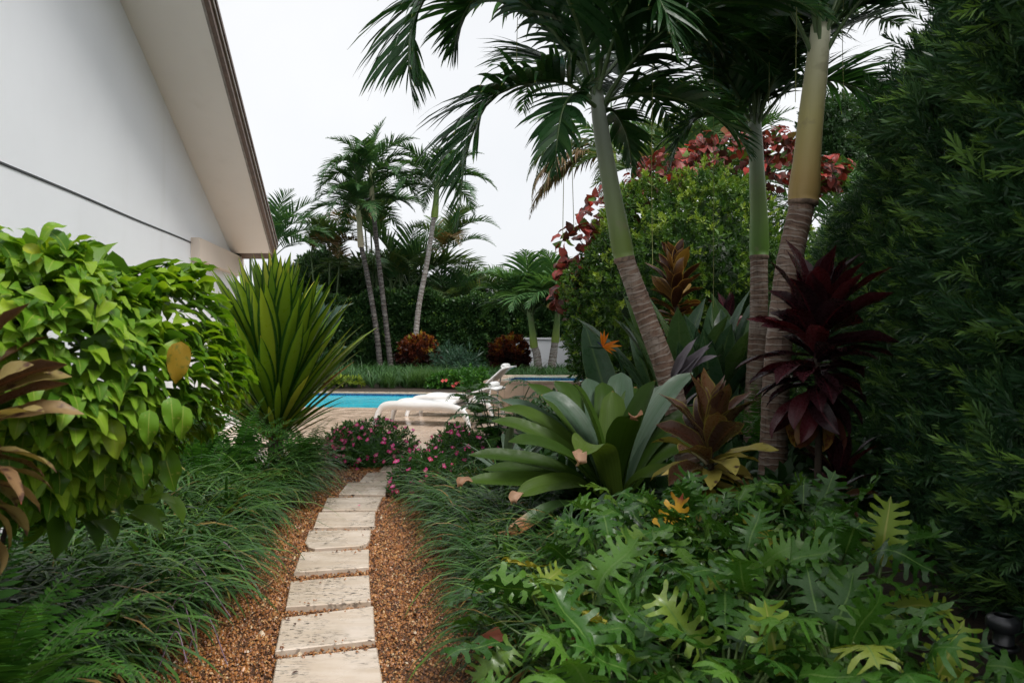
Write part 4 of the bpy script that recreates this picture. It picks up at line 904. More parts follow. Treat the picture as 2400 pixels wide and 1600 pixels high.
tree('broadleaf_tree', 'dark leafy tree filling the gap under the feathery palms', at(905, 880, 42) * [1, 1, 0], 5.6, (4.2, 2, 2.6), 5200, .22, 'hedge', 62)
tree('broadleaf_tree', 'dark round tree behind the yellow crownshaft, nearest the palm', at(1960, 880, 23) * [1, 1, 0], 8.6, (1.5, 1.5, 1.9), 3400, .17, 'hedge', 63)
tree('broadleaf_tree', 'dark round tree peeking over the tall hedge', at(2040, 880, 24) * [1, 1, 0], 8.8, (1.4, 1.4, 2.0), 3000, .17, 'hedge', 64)
tree('broadleaf_tree', 'dark tree mass behind the rounded shrub and copperleaf', at(1590, 880, 34) * [1, 1, 0], 6.4, (4, 2, 2.8), 4200, .24, 'hedge', 65)
# ================================================================== BED BEHIND THE POOL
def blades(n, centers, L, W, seed, out=None, el=(40, 80), droop=(1.2, 2.2), segs=5, fold=0.0):
    "arching grass blades; out(c) gives a preferred heading in degrees or None"
    r = np.random.default_rng(seed); acc = []
    K = len(centers) * n; c = np.repeat(np.asarray(centers, float), n, 0); c[:, :2] += r.normal(0, .035, (K, 2))
    az = r.uniform(0, 2 * PI, K)
    if out is not None:
        pr = np.repeat(out, n) if np.ndim(out) else out; az = np.where(r.uniform(0, 1, K) < .78, pr + r.normal(0, .6, K), az)
    e = np.radians(r.uniform(*el, K)); dr = r.uniform(*droop, K); Lk = L * np.exp(r.normal(0, .2, K)); Wk = W * r.uniform(.7, 1.25, K)
    t = np.linspace(0, 1, segs + 1); ph = e[:, None] - dr[:, None] * t[None] ** 1.15; ds = Lk[:, None] / segs
    h = np.concatenate([np.zeros((K, 1)), np.cumsum(np.cos(ph[:, :-1]) * ds, 1)], 1); z = np.concatenate([np.zeros((K, 1)), np.cumsum(np.sin(ph[:, :-1]) * ds, 1)], 1)
    side = r.normal(0, .12, (K, 1)) * t[None] ** 2 * Lk[:, None]
    ca, sa = np.cos(az)[:, None], np.sin(az)[:, None]
    C = np.stack([c[:, :1] + h * ca - side * sa, c[:, 1:2] + h * sa + side * ca, np.maximum(c[:, 2:3] + z, .012)], -1)
    wd = Wk[:, None] * .5 * np.clip((.45 + 2 * t), 0, 1)[None] * (1 - t)[None] ** .5
    tw = r.normal(0, .3, (K, 1)); S = np.stack([-sa * np.cos(tw) + 0 * t, ca * np.cos(tw) + 0 * t, np.sin(tw) * .6 + 0 * t], -1)
    V = np.stack([C - S * wd[..., None], C + S * wd[..., None]], 2).reshape(K, -1, 3); n1 = V.shape[1]
    F = (strip_faces(segs + 1, 2)[None] + (np.arange(K) * n1)[:, None, None]).reshape(-1, 4)
    uv = np.tile(np.stack(np.broadcast_arrays(np.array([0., 1.])[None], t[:, None]), -1).reshape(-1, 2), (K, 1))
    return V.reshape(-1, 3), F, uv, np.repeat(np.clip(r.normal(.5, .25, K), 0, 1), n1)
MAT['liriope'] = leafmat('liriope_blade', [(0, (.014, .045, .010)), (.45, (.034, .10, .018)), (.75, (.075, .17, .028)), (.93, (.13, .22, .035)), (1, (.26, .16, .05))], rough=.36, spec=.34, trans=.24, tip=((.22, .17, .06), .94))
MAT['farblade'] = leafmat('border_blade', [(0, (.022, .06, .02)), (.6, (.04, .105, .03)), (1, (.07, .16, .04))], rough=.4, trans=.25)
cs = []
for y in np.arange(23.2, 32.5, .42):
    for x in np.arange(-9.5, 3.5, .36): cs.append([x + rng.normal(0, .1), y + rng.normal(0, .1), 0.0])
V, F, uv, q = blades(26, cs, .62, .03, 71, el=(50, 85), segs=4)
tag(part('grass_border', V, F, MAT['farblade'], uv=uv, rnd=q), 'strappy green grass border between pool and hedge', 'grass', kind='stuff')
MAT['croton'] = leafmat('croton_leaf', [(0, (.018, .008, .006)), (.35, (.06, .013, .008)), (.62, (.20, .045, .012)), (.85, (.42, .2, .02)), (1, (.30, .30, .04))], rough=.35, trans=.2)
for (px, py, D, r_, lab) in ((983, 822, 32.5, (.84, .8, .82), 'round croton shrub in red and yellow at the grey palm foot'), (1195, 838, 31.5, (.78, .7, .75), 'dark red croton shrub behind the raised lounger back')):
    c = at(px, py, D); t = thing('croton_shrub', lab, 'shrub', (c[0], c[1], 0), 'croton shrubs')
    P, N = ellipsoid_pts([c[0], c[1], .85], r_, 900, -.95, .14, 3.5, .25, 7)
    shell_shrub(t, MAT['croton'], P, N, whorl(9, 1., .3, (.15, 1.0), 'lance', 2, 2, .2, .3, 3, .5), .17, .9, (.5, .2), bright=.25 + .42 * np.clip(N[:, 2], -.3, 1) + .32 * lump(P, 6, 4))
    lumpy_core(t, [c[0], c[1], .8], r_, MAT['croton'], .7); acc = Acc(); add_tube(acc, [[c[0], c[1], 0], [c[0], c[1], .6]], .05, 6); acc.part('stem', MAT['twig'], t)
MAT['bluegreen'] = leafmat('blue_green_leaf', [(0, (.022, .06, .035)), (1, (.05, .11, .065))], rough=.4, trans=.25)
for (px, D, h, s, lab) in ((1085, 29, .8, 5, 'blue green spiky leaved shrub between the two croton shrubs'), (1050, 30, .95, 6, 'smaller blue green spiky shrub right of the round croton')):
    c = at(px, 800, D); t = thing('leafy_shrub', lab, 'shrub', (c[0], c[1], 0)); P, N = ellipsoid_pts([c[0], c[1], h * .5], (.5, .5, h * .6), 80, -.4, .2, 3, .3, s)
    shell_shrub(t, MAT['bluegreen'], P, N, whorl(13, 1., .13, (.3, 1.4), 'lance', 2, 1, 0, .5, s, .8), .3, .9); acc = Acc()
    for k in range(5): add_tube(acc, [[c[0] + .05 * k - .1, c[1], 0], [c[0] + .2 * k - .4, c[1], h * .7]], .015, 5)
    acc.part('stems', MAT['twig'], t)
MAT['rosemary'] = leafmat('fine_green_leaf', [(0, (.045, .11, .025)), (1, (.1, .2, .045))], rough=.5, trans=.3)
c = at(1000, 890, 23.6); t = thing('fine_leaved_bush', 'low mound of fine bright green leaves by the pool edge', 'bush', (c[0], c[1], 0))
V, F, uv, q = blades(60, np.c_[rng.normal(c[0], .5, 60), rng.normal(c[1], .22, 60), np.zeros(60)], .55, .012, 72, el=(45, 88), droop=(.2, .9), segs=3); part('foliage', V, F, MAT['rosemary'], t, uv=uv, rnd=q)['kind'] = 'stuff'
MAT['lime'] = leafmat('lime_leaf', [(0, (.16, .24, .025)), (1, (.34, .42, .05))], rough=.4, trans=.3)
for k, (px, py, wd) in enumerate(((772, 903, .26), (800, 902, .3), (828, 901, .26))):
    c = at(px, py, 23.3); t = thing('lime_shrub', ['small lime green rosette, first from the spiky plant', 'small lime green rosette, middle of three at the bed edge', 'small lime green rosette, last before the open grass edge'][k], 'shrub', (c[0], c[1], 0), 'lime rosettes at the bed edge')
    P, N = ellipsoid_pts([c[0], c[1], .12], (wd, wd, .2), 60, -.1, .1, 3, .2, k); shell_shrub(t, MAT['lime'], P, N, whorl(8, 1., .35, (.2, 1.2), 'ovate', 2, 1, 0, .3, 2), .1, .9)
MAT['redflower'] = leafmat('red_petal', [(0, (.55, .05, .05)), (1, (.75, .16, .14))], rough=.5, trans=.2)
c = at(1075, 893, 23.0); t = thing('geranium_bush', 'low leafy bush dotted with coral red flowers by the pool', 'bush', (c[0], c[1], 0))
P, N = ellipsoid_pts([c[0], c[1], .1], (.95, .4, .42), 420, -.1, .2, 4, .25, 3); shell_shrub(t, MAT['fern'], P, N, whorl(7, 1., .6, (.3, 1.3), 'ovate', 2, 1, 0, .3, 4), .09, .8)
fm = whorl(5, 1., .8, (1.0, 1.3), 'ovate', 2, 1, 0, .1, 3, 0.); fmm = mesh('flower', fm[0], fm[1], MAT['redflower'], uv=fm[2], rnd=np.full(len(fm[0]), .5))
for (px, py) in ((1038, 893), (1046, 892), (1064, 905), (1070, 899), (1078, 896), (1086, 895), (1062, 904), (1098, 890)): place('flower', fmm, t, at(px, py, 22.6), (1, 0, 0.1), (0, -.7, .7), .075)
c = at(1115, 890, 21.9); t = thing('bright_shrub', 'light green upright shrub beside the raised lounger back', 'shrub', (c[0], c[1], 0)); P, N = ellipsoid_pts([c[0], c[1], .3], (.3, .25, .34), 90, -.6, .2, 4, .3, 8)
shell_shrub(t, MAT['fern'], P, N, whorl(6, 1., .45, (.3, 1.3), 'ovate', 2, 1, 0, .4, 4), .13, .9)
# large banana-like leaves in front of the hedge at the left
MAT['banana'] = leafmat('banana_leaf', [(0, (.03, .06, .04)), (.6, (.05, .085, .06)), (1, (.04, .10, .03))], 'obj', rough=.35, trans=.2, rib=((.2, .26, .14), .1))
t = thing('giant_bird_of_paradise', 'tall plant with broad grey green torn leaves behind the spiky plant', 'plant', at(735, 900, 22) * [1, 1, 0])
bt = [leaf_tmpl(1., .36, 9, 'paddle', .2, dd, .25, 4, .04, 4, seed=s) for s, dd in ((1, .9), (2, 1.4))]; bme = [mesh('leaf', b[0], b[1], MAT['banana'], uv=b[2]) for b in bt]
b0 = BASE[t.name]
for k, (px, py, tx, ty) in enumerate(((735, 800, 745, 640), (745, 800, 792, 668), (740, 790, 770, 690), (740, 830, 806, 775), (730, 800, 700, 650), (745, 790, 780, 715), (750, 800, 800, 700), (735, 780, 730, 620))):
    A, B = at(px, py + 50, 22), at(tx, ty + 12, 21.7 + .1 * k); place('leaf', bme[k % 2], t, A, B - A, (.2 * (-1) ** k, -.5, 1), (np.linalg.norm(B - A) * .55, np.linalg.norm(B - A), np.linalg.norm(B - A)))
acc = Acc()
for k in range(5): add_tube(acc, catmull([b0 + [.1 * k - .2, 0, 0], b0 + [.12 * k - .25, 0, .6], b0 + [.16 * k - .3, 0, 1.1]], 6), np.linspace(.05, .03, 6), 6)
acc.part('stems', MAT['rachis'], t)

# ================================================================== LOUNGERS
def m_resin():
    m, t = newmat('white_resin'); n = noise(t, 3, 4); finish(t, mixc(t, maprange(t, n, .4, .75, 0, .4), (.82, .82, .81), (.72, .71, .69)), .28, .5); return m
MAT['resin'] = m_resin()
def thick_ribbon(acc, C, wv, tv, tk):
    "sheet along C with half-width vectors wv and thickness direction tv"
    n = len(C); V = np.stack([C - wv - tv * tk, C + wv - tv * tk, C + wv + tv * tk, C - wv + tv * tk], 1).reshape(-1, 3); F = []
    for i in range(n - 1):
        for j_ in range(4): F.append([i * 4 + j_, i * 4 + (j_ + 1) % 4, (i + 1) * 4 + (j_ + 1) % 4, (i + 1) * 4 + j_])
    F += [[3, 2, 1, 0], [4 * n - 4, 4 * n - 3, 4 * n - 2, 4 * n - 1]]; acc.add(V, np.array(F))
def lounger(label, loc, rz, back_deg, back_len):
    t = thing('sun_lounger', label, 'sun lounger', (0, 0, 0), 'white loungers by the pool'); W = .32
    s = np.linspace(0, 1.32, 40); zz = .375 + .026 * np.sin(s * 4.9 - 1.0) - .05 * np.clip(1 - s / .12, 0, 1) ** 2
    acc = Acc(); thick_ribbon(acc, np.c_[s, 0 * s, zz], np.array([[0, W, 0]]), np.array([[0, 0, 1.]]), .012); acc.part('seat', MAT['resin'], t)
    for sd in (-1, 1):
        path = [[-.13, 0], [-.10, .12], [-.05, .24], [.05, .325], [.25, .345], [.6, .335], [.95, .34], [1.2, .325], [1.42, .27], [1.52, .14], [1.57, 0]]
        wid = np.interp(np.linspace(0, 10, 50), range(11), [.03, .036, .045, .066, .075, .07, .068, .07, .062, .042, .03])
        q_ = catmull([[a, 0, b] for a, b in path], 50); T = nrm(np.gradient(q_, axis=0)); Nn = np.stack([-T[:, 2], 0 * s[:1].repeat(50), T[:, 0]], 1)
        C = q_ + np.array([0, sd * (W + .012), 0]); C[:, 1] += sd * .05 * np.clip(1 - q_[:, 2] / .3, 0, 1) ** 1.5
        acc = Acc(); thick_ribbon(acc, C, Nn * wid[:, None], np.array([[0, 1., 0]]), .016); acc.part('side_frame', MAT['resin'], t)
    for xs in (.02, .72, 1.4):
        acc = Acc(); thick_ribbon(acc, np.array([[xs, -W, .30], [xs, 0, .30], [xs, W, .30]]), np.array([[.03, 0, 0]]), np.array([[0, 0, 1.]]), .015); acc.part('crossbar', MAT['resin'], t)
    b = math.radians(back_deg); u = np.linspace(0, back_len, 26); bend = .035 * np.sin(u / back_len * PI * 1.6); hd = .09 * np.clip((u - back_len * .8) / (back_len * .2), 0, 1) ** 2
    x = 1.24 + u * math.cos(b) - (bend - hd * 0) * math.sin(b) + hd * math.sin(b); z = .36 + u * math.sin(b) + bend * math.cos(b) - hd * math.cos(b)
    C = np.c_[x, 0 * x, z]; T = nrm(np.gradient(C, axis=0)); Nn = np.stack([-T[:, 2], 0 * x, T[:, 0]], 1)
    acc = Acc(); wv = np.zeros((26, 3)); wv[:, 1] = (W - .01) * np.sqrt(np.clip(1.02 - np.clip((u - back_len * .86) / (back_len * .3), 0, 1) ** 2, .1, 1)); thick_ribbon(acc, C, wv, Nn, .018); bk = acc.part('backrest', MAT['resin'], t)
    hp = catmull([C[-4] + [0, -.25, 0] + Nn[-4] * .05, C[-4] + Nn[-4] * .06, C[-4] + [0, .25, 0] + Nn[-4] * .05], 10); acc = Acc(); add_tube(acc, hp, [.03, .042, .045, .045, .045, .045, .045, .045, .042, .03], 10); acc.part('head_roll', MAT['resin'], bk)
    for sd in (-1, 1):                                           # rear props of the backrest
        A = C[15] + [0, sd * W * .9, 0]; Bp = np.array([1.45, sd * W * .95, .28]); acc = Acc(); add_tube(acc, [A, (A + Bp) / 2, Bp], .014, 6); acc.part('back_prop', MAT['resin'], t)
    t.location = loc; t.rotation_euler = (0, 0, math.radians(rz)); return t
lounger('white sun lounger nearest the path, its back set low', (-2.12, 13.0, .03), -15.0, 28, .80)
lounger('white sun lounger nearer the pool, its back raised steeply', (-1.78, 14.45, .03), -14.0, 52, .84)

# ================================================================== BORDERS OF THE PATH
def band(yr, l, r_, dx, dy, seed):
    cs, az = [], []
    rr = np.random.default_rng(seed)
    for y in np.arange(yr[0], yr[1], dy):
        a, b = l(y), r_(y)
        for x in np.arange(a, b, dx): cs.append([x + rr.normal(0, dx * .3), y + rr.normal(0, dy * .3), 0.])
    return np.array(cs)
bl = lambda y: np.interp(y, [2.4, 3.17, 4.1, 5.07, 6.68, 8.46, 9.6], [-1.5, -1.46, -1.52, -1.66, -1.84, -2.1, -2.3]) - .26
cs = band((2.5, 9.4), lambda y: bl(y) - 1.35 + .05 * y, bl, .16, .17, 81)
cs = cs[~((cs[:, 1] > 6.4) & (cs[:, 0] < -2.45))]
V, F, uv, q = blades(42, cs, .60, .026, 81, out=np.radians(-12), el=(52, 88), droop=(1.7, 2.8), segs=7)
tag(part('liriope_border', V, F, MAT['liriope'], uv=uv, rnd=q), 'thick border of arching liriope leaves along the path below the house', 'ground cover', kind='stuff')
br_ = lambda y: np.interp(y, [2.8, 3.17, 3.9, 5.64, 6.68, 7.5], [-.12, -.14, -.22, -.58, -.84, -1.1]) + .24
cs = band((3.1, 7.3), br_, lambda y: br_(y) + .75, .15, .16, 82)
V, F, uv, q = blades(40, cs, .48, .022, 82, out=np.radians(200), el=(48, 86), droop=(1.6, 2.8), segs=7)
tag(part('liriope_border', V, F, MAT['liriope'], uv=uv, rnd=q), 'narrow border of arching liriope leaves under the giant bromeliad', 'ground cover', kind='stuff')
# liriope flower spikes near the camera
MAT['spike'] = leafmat('lilac_flower', [(0, (.16, .10, .12)), (.6, (.26, .18, .24)), (1, (.36, .28, .42))], rough=.6, trans=.1)
for k, (px, py, D, dx) in enumerate(((440, 1310, 3.6, .14), (470, 1360, 3.5, .16), (420, 1400, 3.3, .1), (395, 1420, 3.2, .08), (520, 1270, 4.0, .15), (480, 1440, 3.3, .12), (410, 1480, 3.0, .07))):
    p = at(px, py, D); A = p + [-.1, .02, -.22]; B = p + [dx, -.05, -.1 - .05 * (k % 3)]; C = catmull([A, p, B], 30); acc = Acc(); add_tube(acc, C, .0025, 4)
    fp = np.repeat(C[10:], 3, 0) + rng.normal(0, .006, (60, 3)); V, F, uv, q = stamp(whorl(4, 1, .7, (.4, 1.3), 'ovate', 1, 1, 0, 0, 2), fp, zframes(rand_dirs(60)), .008, rng.uniform(0, 1, 60)); acc.add(V, F, uv, q)
    o = acc.part('liriope_flower', MAT['spike']); tag(o, ['faded lilac flower spike, topmost but one over the liriope', 'faded lilac flower spike reaching toward the gravel beside the fourth stone', 'faded lilac flower spike in the middle of the near liriope', 'short lilac flower spike beside the middle one in the liriope', 'topmost faded flower spike, farthest along the liriope border', 'faded flower spike hanging lowest over the gravel edge', 'faded flower spike nearest the picture bottom in the liriope'][k], 'flower', 'liriope flower spikes')

# vinca mounds with pink flowers
MAT['vinca'] = leafmat('vinca_leaf', [(0, (.03, .09, .02)), (.6, (.06, .16, .03)), (1, (.12, .25, .045))], rough=.37, trans=.25)
def m_petal():
    m, t = newmat('pink_petal'); uvn = t.nodes.new('ShaderNodeUVMap'); sp = t.nodes.new('ShaderNodeSeparateXYZ'); t.links.new(uvn.outputs[0], sp.inputs[0]); oi = t.nodes.new('ShaderNodeObjectInfo')
    c = ramp(t, oi.outputs['Random'], [(0, (.70, .03, .20)), (.5, (.82, .06, .30)), (.85, (.86, .13, .40)), (1, (.75, .03, .10))]); c = mixc(t, maprange(t, sp.outputs[1], .32, .1), c, (.75, .45, .5)); finish(t, c, .5, .3, trans=.2, tint=(1, .9, .9)); return m
MAT['petal'] = m_petal()
fl = whorl(5, 1., .85, (1.25, 1.35), 'heart', 3, 2, .05, .25, 9, 0.); flm = mesh('flower', fl[0], fl[1], MAT['petal'], uv=fl[2])
def vinca(label, blobs, K, nf, seed, front=None):
    t = thing('vinca_mound', label, 'flowers', (blobs[0][0], blobs[0][1], 0), 'pink flowering mounds at the path end'); PP, NN = [], []
    for (x, y, rx, ry, h) in blobs:
        p, n_ = ellipsoid_pts([x, y, h * .15], (rx, ry, h * .85), K // len(blobs), -.15, .16, 4.5, .35, seed); PP.append(p); NN.append(n_)
    P, N = np.vstack(PP), np.vstack(NN); shell_shrub(t, MAT['vinca'], P, N, whorl(8, 1., .42, (.3, 1.3), 'ovate', 2, 2, .15, .3, seed, .9), .045, .8)
    acc = Acc()
    for (x, y, rx, ry, h) in blobs:
        for k in range(14): a = k * 2.4; add_tube(acc, catmull([[x, y, 0], [x + rx * .4 * math.cos(a), y + ry * .4 * math.sin(a), h * .45], [x + rx * .8 * math.cos(a), y + ry * .8 * math.sin(a), h * .7]], 5), .005, 4)
        lumpy_core(t, [x, y, h * .1], (rx, ry, h * .8), MAT['vinca'], .72, .16, 4.5, seed)
    acc.part('stems', MAT['rachis'], t); vis = np.where((N[:, 1] < .35))[0]; pick = rng.choice(vis, nf, replace=False)
    for k in pick:
        d = nrm(N[k] * .8 + rand_dirs(1)[0] * .35 + np.array([0, -.4, .2])); x_ = nrm(np.cross(d, rand_dirs(1)[0])); place('flower', flm, t, P[k] + N[k] * .06, x_, d, rng.uniform(.026, .038))
    return t
vinca('flowering mound with pink blossoms left of the last stepping stones', [(-1.60, 8.75, .46, .4, .52), (-1.9, 8.9, .34, .35, .46)], 1300, 165, 91)
vinca('flowering mound with pink blossoms right of the path end', [(-.80, 7.1, .34, .36, .38), (-.5, 7.75, .38, .36, .52), (-.66, 8.4, .28, .3, .48)], 1500, 120, 92)

MAT['under'] = leafmat('undergrowth_leaf', [(0, (.014, .04, .012)), (.6, (.03, .085, .02)), (1, (.06, .15, .03))], rough=.42, trans=.22)
n_ = 2600; px_ = np.stack([rng.uniform(.0, 4.3, n_), rng.uniform(5.6, 12.6, n_), np.zeros(n_)], 1); px_ = px_[(px_[:, 0] < 1.7 + .24 * px_[:, 1]) & (px_[:, 0] > .02 * px_[:, 1])]
px_[:, 2] = np.abs(rng.normal(0, .22, len(px_))) * (.6 + .5 * lump(px_, 2.5, 3)) + .03
V, F, uv, q = stamp(whorl(9, 1., .42, (.4, 1.35), 'lance', 3, 2, .2, .7, 14, .6), px_, zframes(nrm(rand_dirs(len(px_)) * .5 + [0, -.3, 1])), .16 * np.exp(rng.normal(0, .25, len(px_))), np.clip(.4 + .3 * lump(px_, 4, 5) + rng.normal(0, .12, len(px_)), 0, 1))
tag(part('undergrowth', V, F, MAT['under'], uv=uv, rnd=q), 'low dark leafy undergrowth between the palms and the rounded shrub', 'ground cover', kind='stuff')
# ================================================================== FERNS
def fern_set(mat, seed, L=1., n=34, ll=.11, lw=.026, grav=.15):
    return [frond_tmpl(L=L, elev=math.radians(e_), droop=math.radians(d_), seed=seed + k, n=n, ll=ll, lw=lw, vee=.05, seg=2, grav=grav, rr=.004, t0=.1, sweep=(.05, .5), split=False, ex=1.5, endw=.12, ragged=.05, shape=.25).mesh('frond', [MAT[mat], MAT['rachis']]) for k, (e_, d_) in enumerate([(75, 85), (60, 95), (80, 60), (45, 80)])]
FE = fern_set('fern', 500)
def fern(label, base, n, L, seed, az=(0, 360), meshes=FE, name='sword_fern'):
    r = np.random.default_rng(seed); t = thing(name, label, 'fern', base, 'sword ferns')
    for k in range(n): a = r.uniform(*az); put_frond(meshes[k % 4], t, np.asarray(base) + [.05 * math.cos(a), .05 * math.sin(a), .0], a, r.normal(0, .12), L * r.uniform(.7, 1.1))
    acc = Acc(); add_tube(acc, [[base[0], base[1], 0], [base[0], base[1], .06]], .04, 6); acc.part('rootstock', MAT['twig'], t); return t
fern('sword fern at the foot of the spiky plant, nearest the bush', (-3.0, 6.95, .05), 26, 1.3, 1)
fern('sword fern directly below the spiky plant', (-2.55, 7.0, .1), 24, 1.05, 2)
fern('sword fern spreading toward the pool deck below the spiky plant', (-2.12, 7.65, 0.05), 22, .9, 3)
fern('sword fern hidden deep between bush and liriope', (-2.75, 6.55, 0.), 16, .85, 4)
fern('sword fern filling the bottom corner below the cordyline', (-1.62, 2.25, 0.25), 52, .82, 5)
fern('small fern growing against the slim palm trunk', at(1810, 1090, 7.3) * [1, 1, 0] + [0, 0, .3], 18, 1.1, 6)
fern('bright small fern beside the bird of paradise flower', at(1385, 1000, 8.6) * [1, 1, 0], 16, .9, 7)
# arching shrub with drooping pinnate leaves beside the loungers
t = thing('pinnate_shrub', 'dark green shrub with drooping comb-like leaves in front of the loungers', 'shrub', (-.15, 8.0, 0))
PN = [frond_tmpl(L=1., elev=math.radians(e_), droop=math.radians(d_), seed=520 + k, n=15, ll=.3, lw=.085, vee=0., seg=3, grav=.9, rr=.012, t0=.1, sweep=(.2, .6), split=False, endw=.5).mesh('leaf', [MAT['fern' if k == 1 else 'vinca'], MAT['rachis']]) for k, (e_, d_) in enumerate([(35, 110), (60, 120), (20, 90)])]
acc = Acc(); tops = []
for k in range(9):
    a = k * 2.4; tp = np.array([-.15 + .42 * math.cos(a) * rng.uniform(.3, 1), 8.0 + .3 * math.sin(a), rng.uniform(.55, 1.02)]); q_ = catmull([[-.15, 8.0, 0], [-.15 + .1 * math.cos(a), 8 + .1 * math.sin(a), .4], tp], 10); add_tube(acc, q_, np.linspace(.014, .005, 10), 5); tops.append(q_)
acc.part('stems', MAT['rachis'], t)
for k in range(100):
    q_ = tops[k % 9]; put_frond(PN[k % 3], t, q_[rng.integers(3, 10)], rng.uniform(0, 360), 0, rng.uniform(.2, .36), 'leaf')
for tx, ty, D in ((1055, 960, 7.4), (1075, 940, 7.5), (1110, 920, 7.7), (1185, 880, 7.6), (1245, 905, 7.5)): put_frond(PN[0], t, at(tx + 60, ty + 20, D), 180 + rng.uniform(-15, 15), 0, .38, 'leaf')
# ================================================================== SPIKY YELLOW GREEN PLANT
MAT['furc'] = leafmat('striped_sword_leaf', [(0, (.11, .21, .016)), (.45, (.19, .31, .022)), (.8, (.29, .39, .03)), (1, (.42, .44, .06))], 'obj', rough=.33, trans=.3, margin=((.025, .085, .014), .58), base=((.06, .12, .016), .4), tip=((.40, .32, .06), .93, .08), bump=.25)
MAT['furc_old'] = leafmat('old_sword_leaf', [(0, (.26, .24, .03)), (.6, (.40, .32, .04)), (1, (.30, .14, .03))], 'obj', rough=.4, trans=.25, tip=((.16, .07, .03), .8, .5))
MAT['furc_dead'] = leafmat('dead_sword_leaf', [(0, (.17, .12, .08)), (1, (.3, .24, .17))], 'obj', rough=.7, trans=.1)
fb = np.array([-2.56, 8.1, 0.0]); t = thing('spiky_plant', 'large spiky rosette plant with yellow striped sword leaves beside the pool', 'plant', fb)
ft = [leaf_tmpl(1., .105, 9, 'sword', 0, dd, .3, 4, 0, seed=s, side=sd_) for s, dd, sd_ in ((1, .10, .04), (2, .18, -.05), (3, .05, 0), (4, .26, .08))]
fme = [mesh('leaf', a[0], a[1], MAT['furc'], uv=a[2]) for a in ft]; fold_ = [mesh('leaf', a[0], a[1], MAT['furc_old'], uv=a[2]) for a in ft]; fdead = [mesh('leaf', a[0], a[1], MAT['furc_dead'], uv=a[2]) for a in [leaf_tmpl(1., .06, 9, 'sword', 0, 1.3, .8, 4, .1, 2, 1.5, seed=5), leaf_tmpl(1., .05, 9, 'sword', 0, .9, .9, 4, .1, 2, 1., seed=6)]]
NF = 215
for k in range(NF):
    f = k / NF; a = k * 2.399963 + rng.normal(0, .1); el = 89 - 60 * f ** 1.3 + rng.normal(0, 3); L = (1.42 + .16 * math.sin(PI * min(1, f * 1.2))) * rng.uniform(.88, 1.06)
    if f > .72: L *= 1 - .5 * (f - .72) / .28
    e = math.radians(el); d = np.array([math.cos(a) * math.cos(e), math.sin(a) * math.cos(e), math.sin(e)]); p = fb + [0, 0, .90 - .58 * f] + d * .05
    old = f > .965 or (f > .78 and rng.uniform() < .16); place('leaf', (fold_ if old else fme)[k % 4], t, p, d, np.array([-math.cos(a) * .3, -math.sin(a) * .3, 1.]), (L * rng.uniform(.85, 1.15), L, L))
for k in range(9): a = rng.uniform(-.9, .9) if k < 6 else rng.uniform(2, 4); e = rng.uniform(-.1, .25); d = np.array([math.cos(a) * math.cos(e), math.sin(a) * math.cos(e), math.sin(e)]); place('leaf', fdead[k % 2], t, fb + [0, 0, .3], d, (0, 0, 1), rng.uniform(.6, 1.0))
acc = Acc(); add_tube(acc, catmull([fb, fb + [0, 0, .3], fb + [0, 0, .75]], 8), np.linspace(.11, .06, 8), 10); acc.part('stem', MAT['bark'], t)

# ================================================================== GIANT BROMELIAD
MAT['brom'] = leafmat('bromeliad_leaf', [(0, (.030, .066, .009)), (.4, (.045, .092, .012)), (.7, (.065, .118, .017)), (1, (.10, .155, .026))], 'obj', rough=.42, spec=.16, trans=.22, tip=((.28, .12, .05), .95, .05), streak=.55, bump=.25, base=((.05, .06, .02), .12))
MAT['bromg'] = leafmat('waxy_bromeliad_leaf', [(0, (.05, .095, .055)), (1, (.10, .155, .105))], 'obj', rough=.36, trans=.15, streak=.6, bump=.2, tip=((.3, .13, .06), .98, .02))
MAT['bromtip'] = leafmat('dried_bromeliad_tip', [(0, (.20, .09, .04)), (1, (.42, .26, .17))], 'obj', rough=.6, trans=.15)
def curve_leaf(P, W, kind, up, n=14, nx=4, fold=.18, wave=0., wf=2., cup=0.):
    C = catmull(P, n + 1); T = nrm(np.gradient(C, axis=0)); S = nrm(np.cross(T, np.broadcast_to(np.asarray(up, float), T.shape))); N = np.cross(S, T)
    t_ = np.linspace(0, 1, n + 1); w_ = prof(kind, t_) * W * .5; u = np.linspace(-1, 1, nx + 1); ph = rng.uniform(0, 6.28)
    V = C[:, None] + S[:, None] * (u[None, :, None] * w_[:, None, None]) + N[:, None] * ((fold * u ** 2)[None] * w_[:, None] + wave * W * np.sin(t_[:, None] * wf * 6.28 + ph + (u > 0)[None] * 1.7) * np.abs(u)[None])[..., None]
    uv = np.stack(np.broadcast_arrays(u[None] * .5 + .5, t_[:, None]), -1).reshape(-1, 2); return V.reshape(-1, 3), strip_faces(n + 1, nx + 1), uv
bb = np.array([.72, 5.45, 0.0]); bc = at(1437, 1150, 5.4); t = thing('giant_bromeliad', 'giant bromeliad with broad strap leaves and dried brown tips', 'plant', bb)
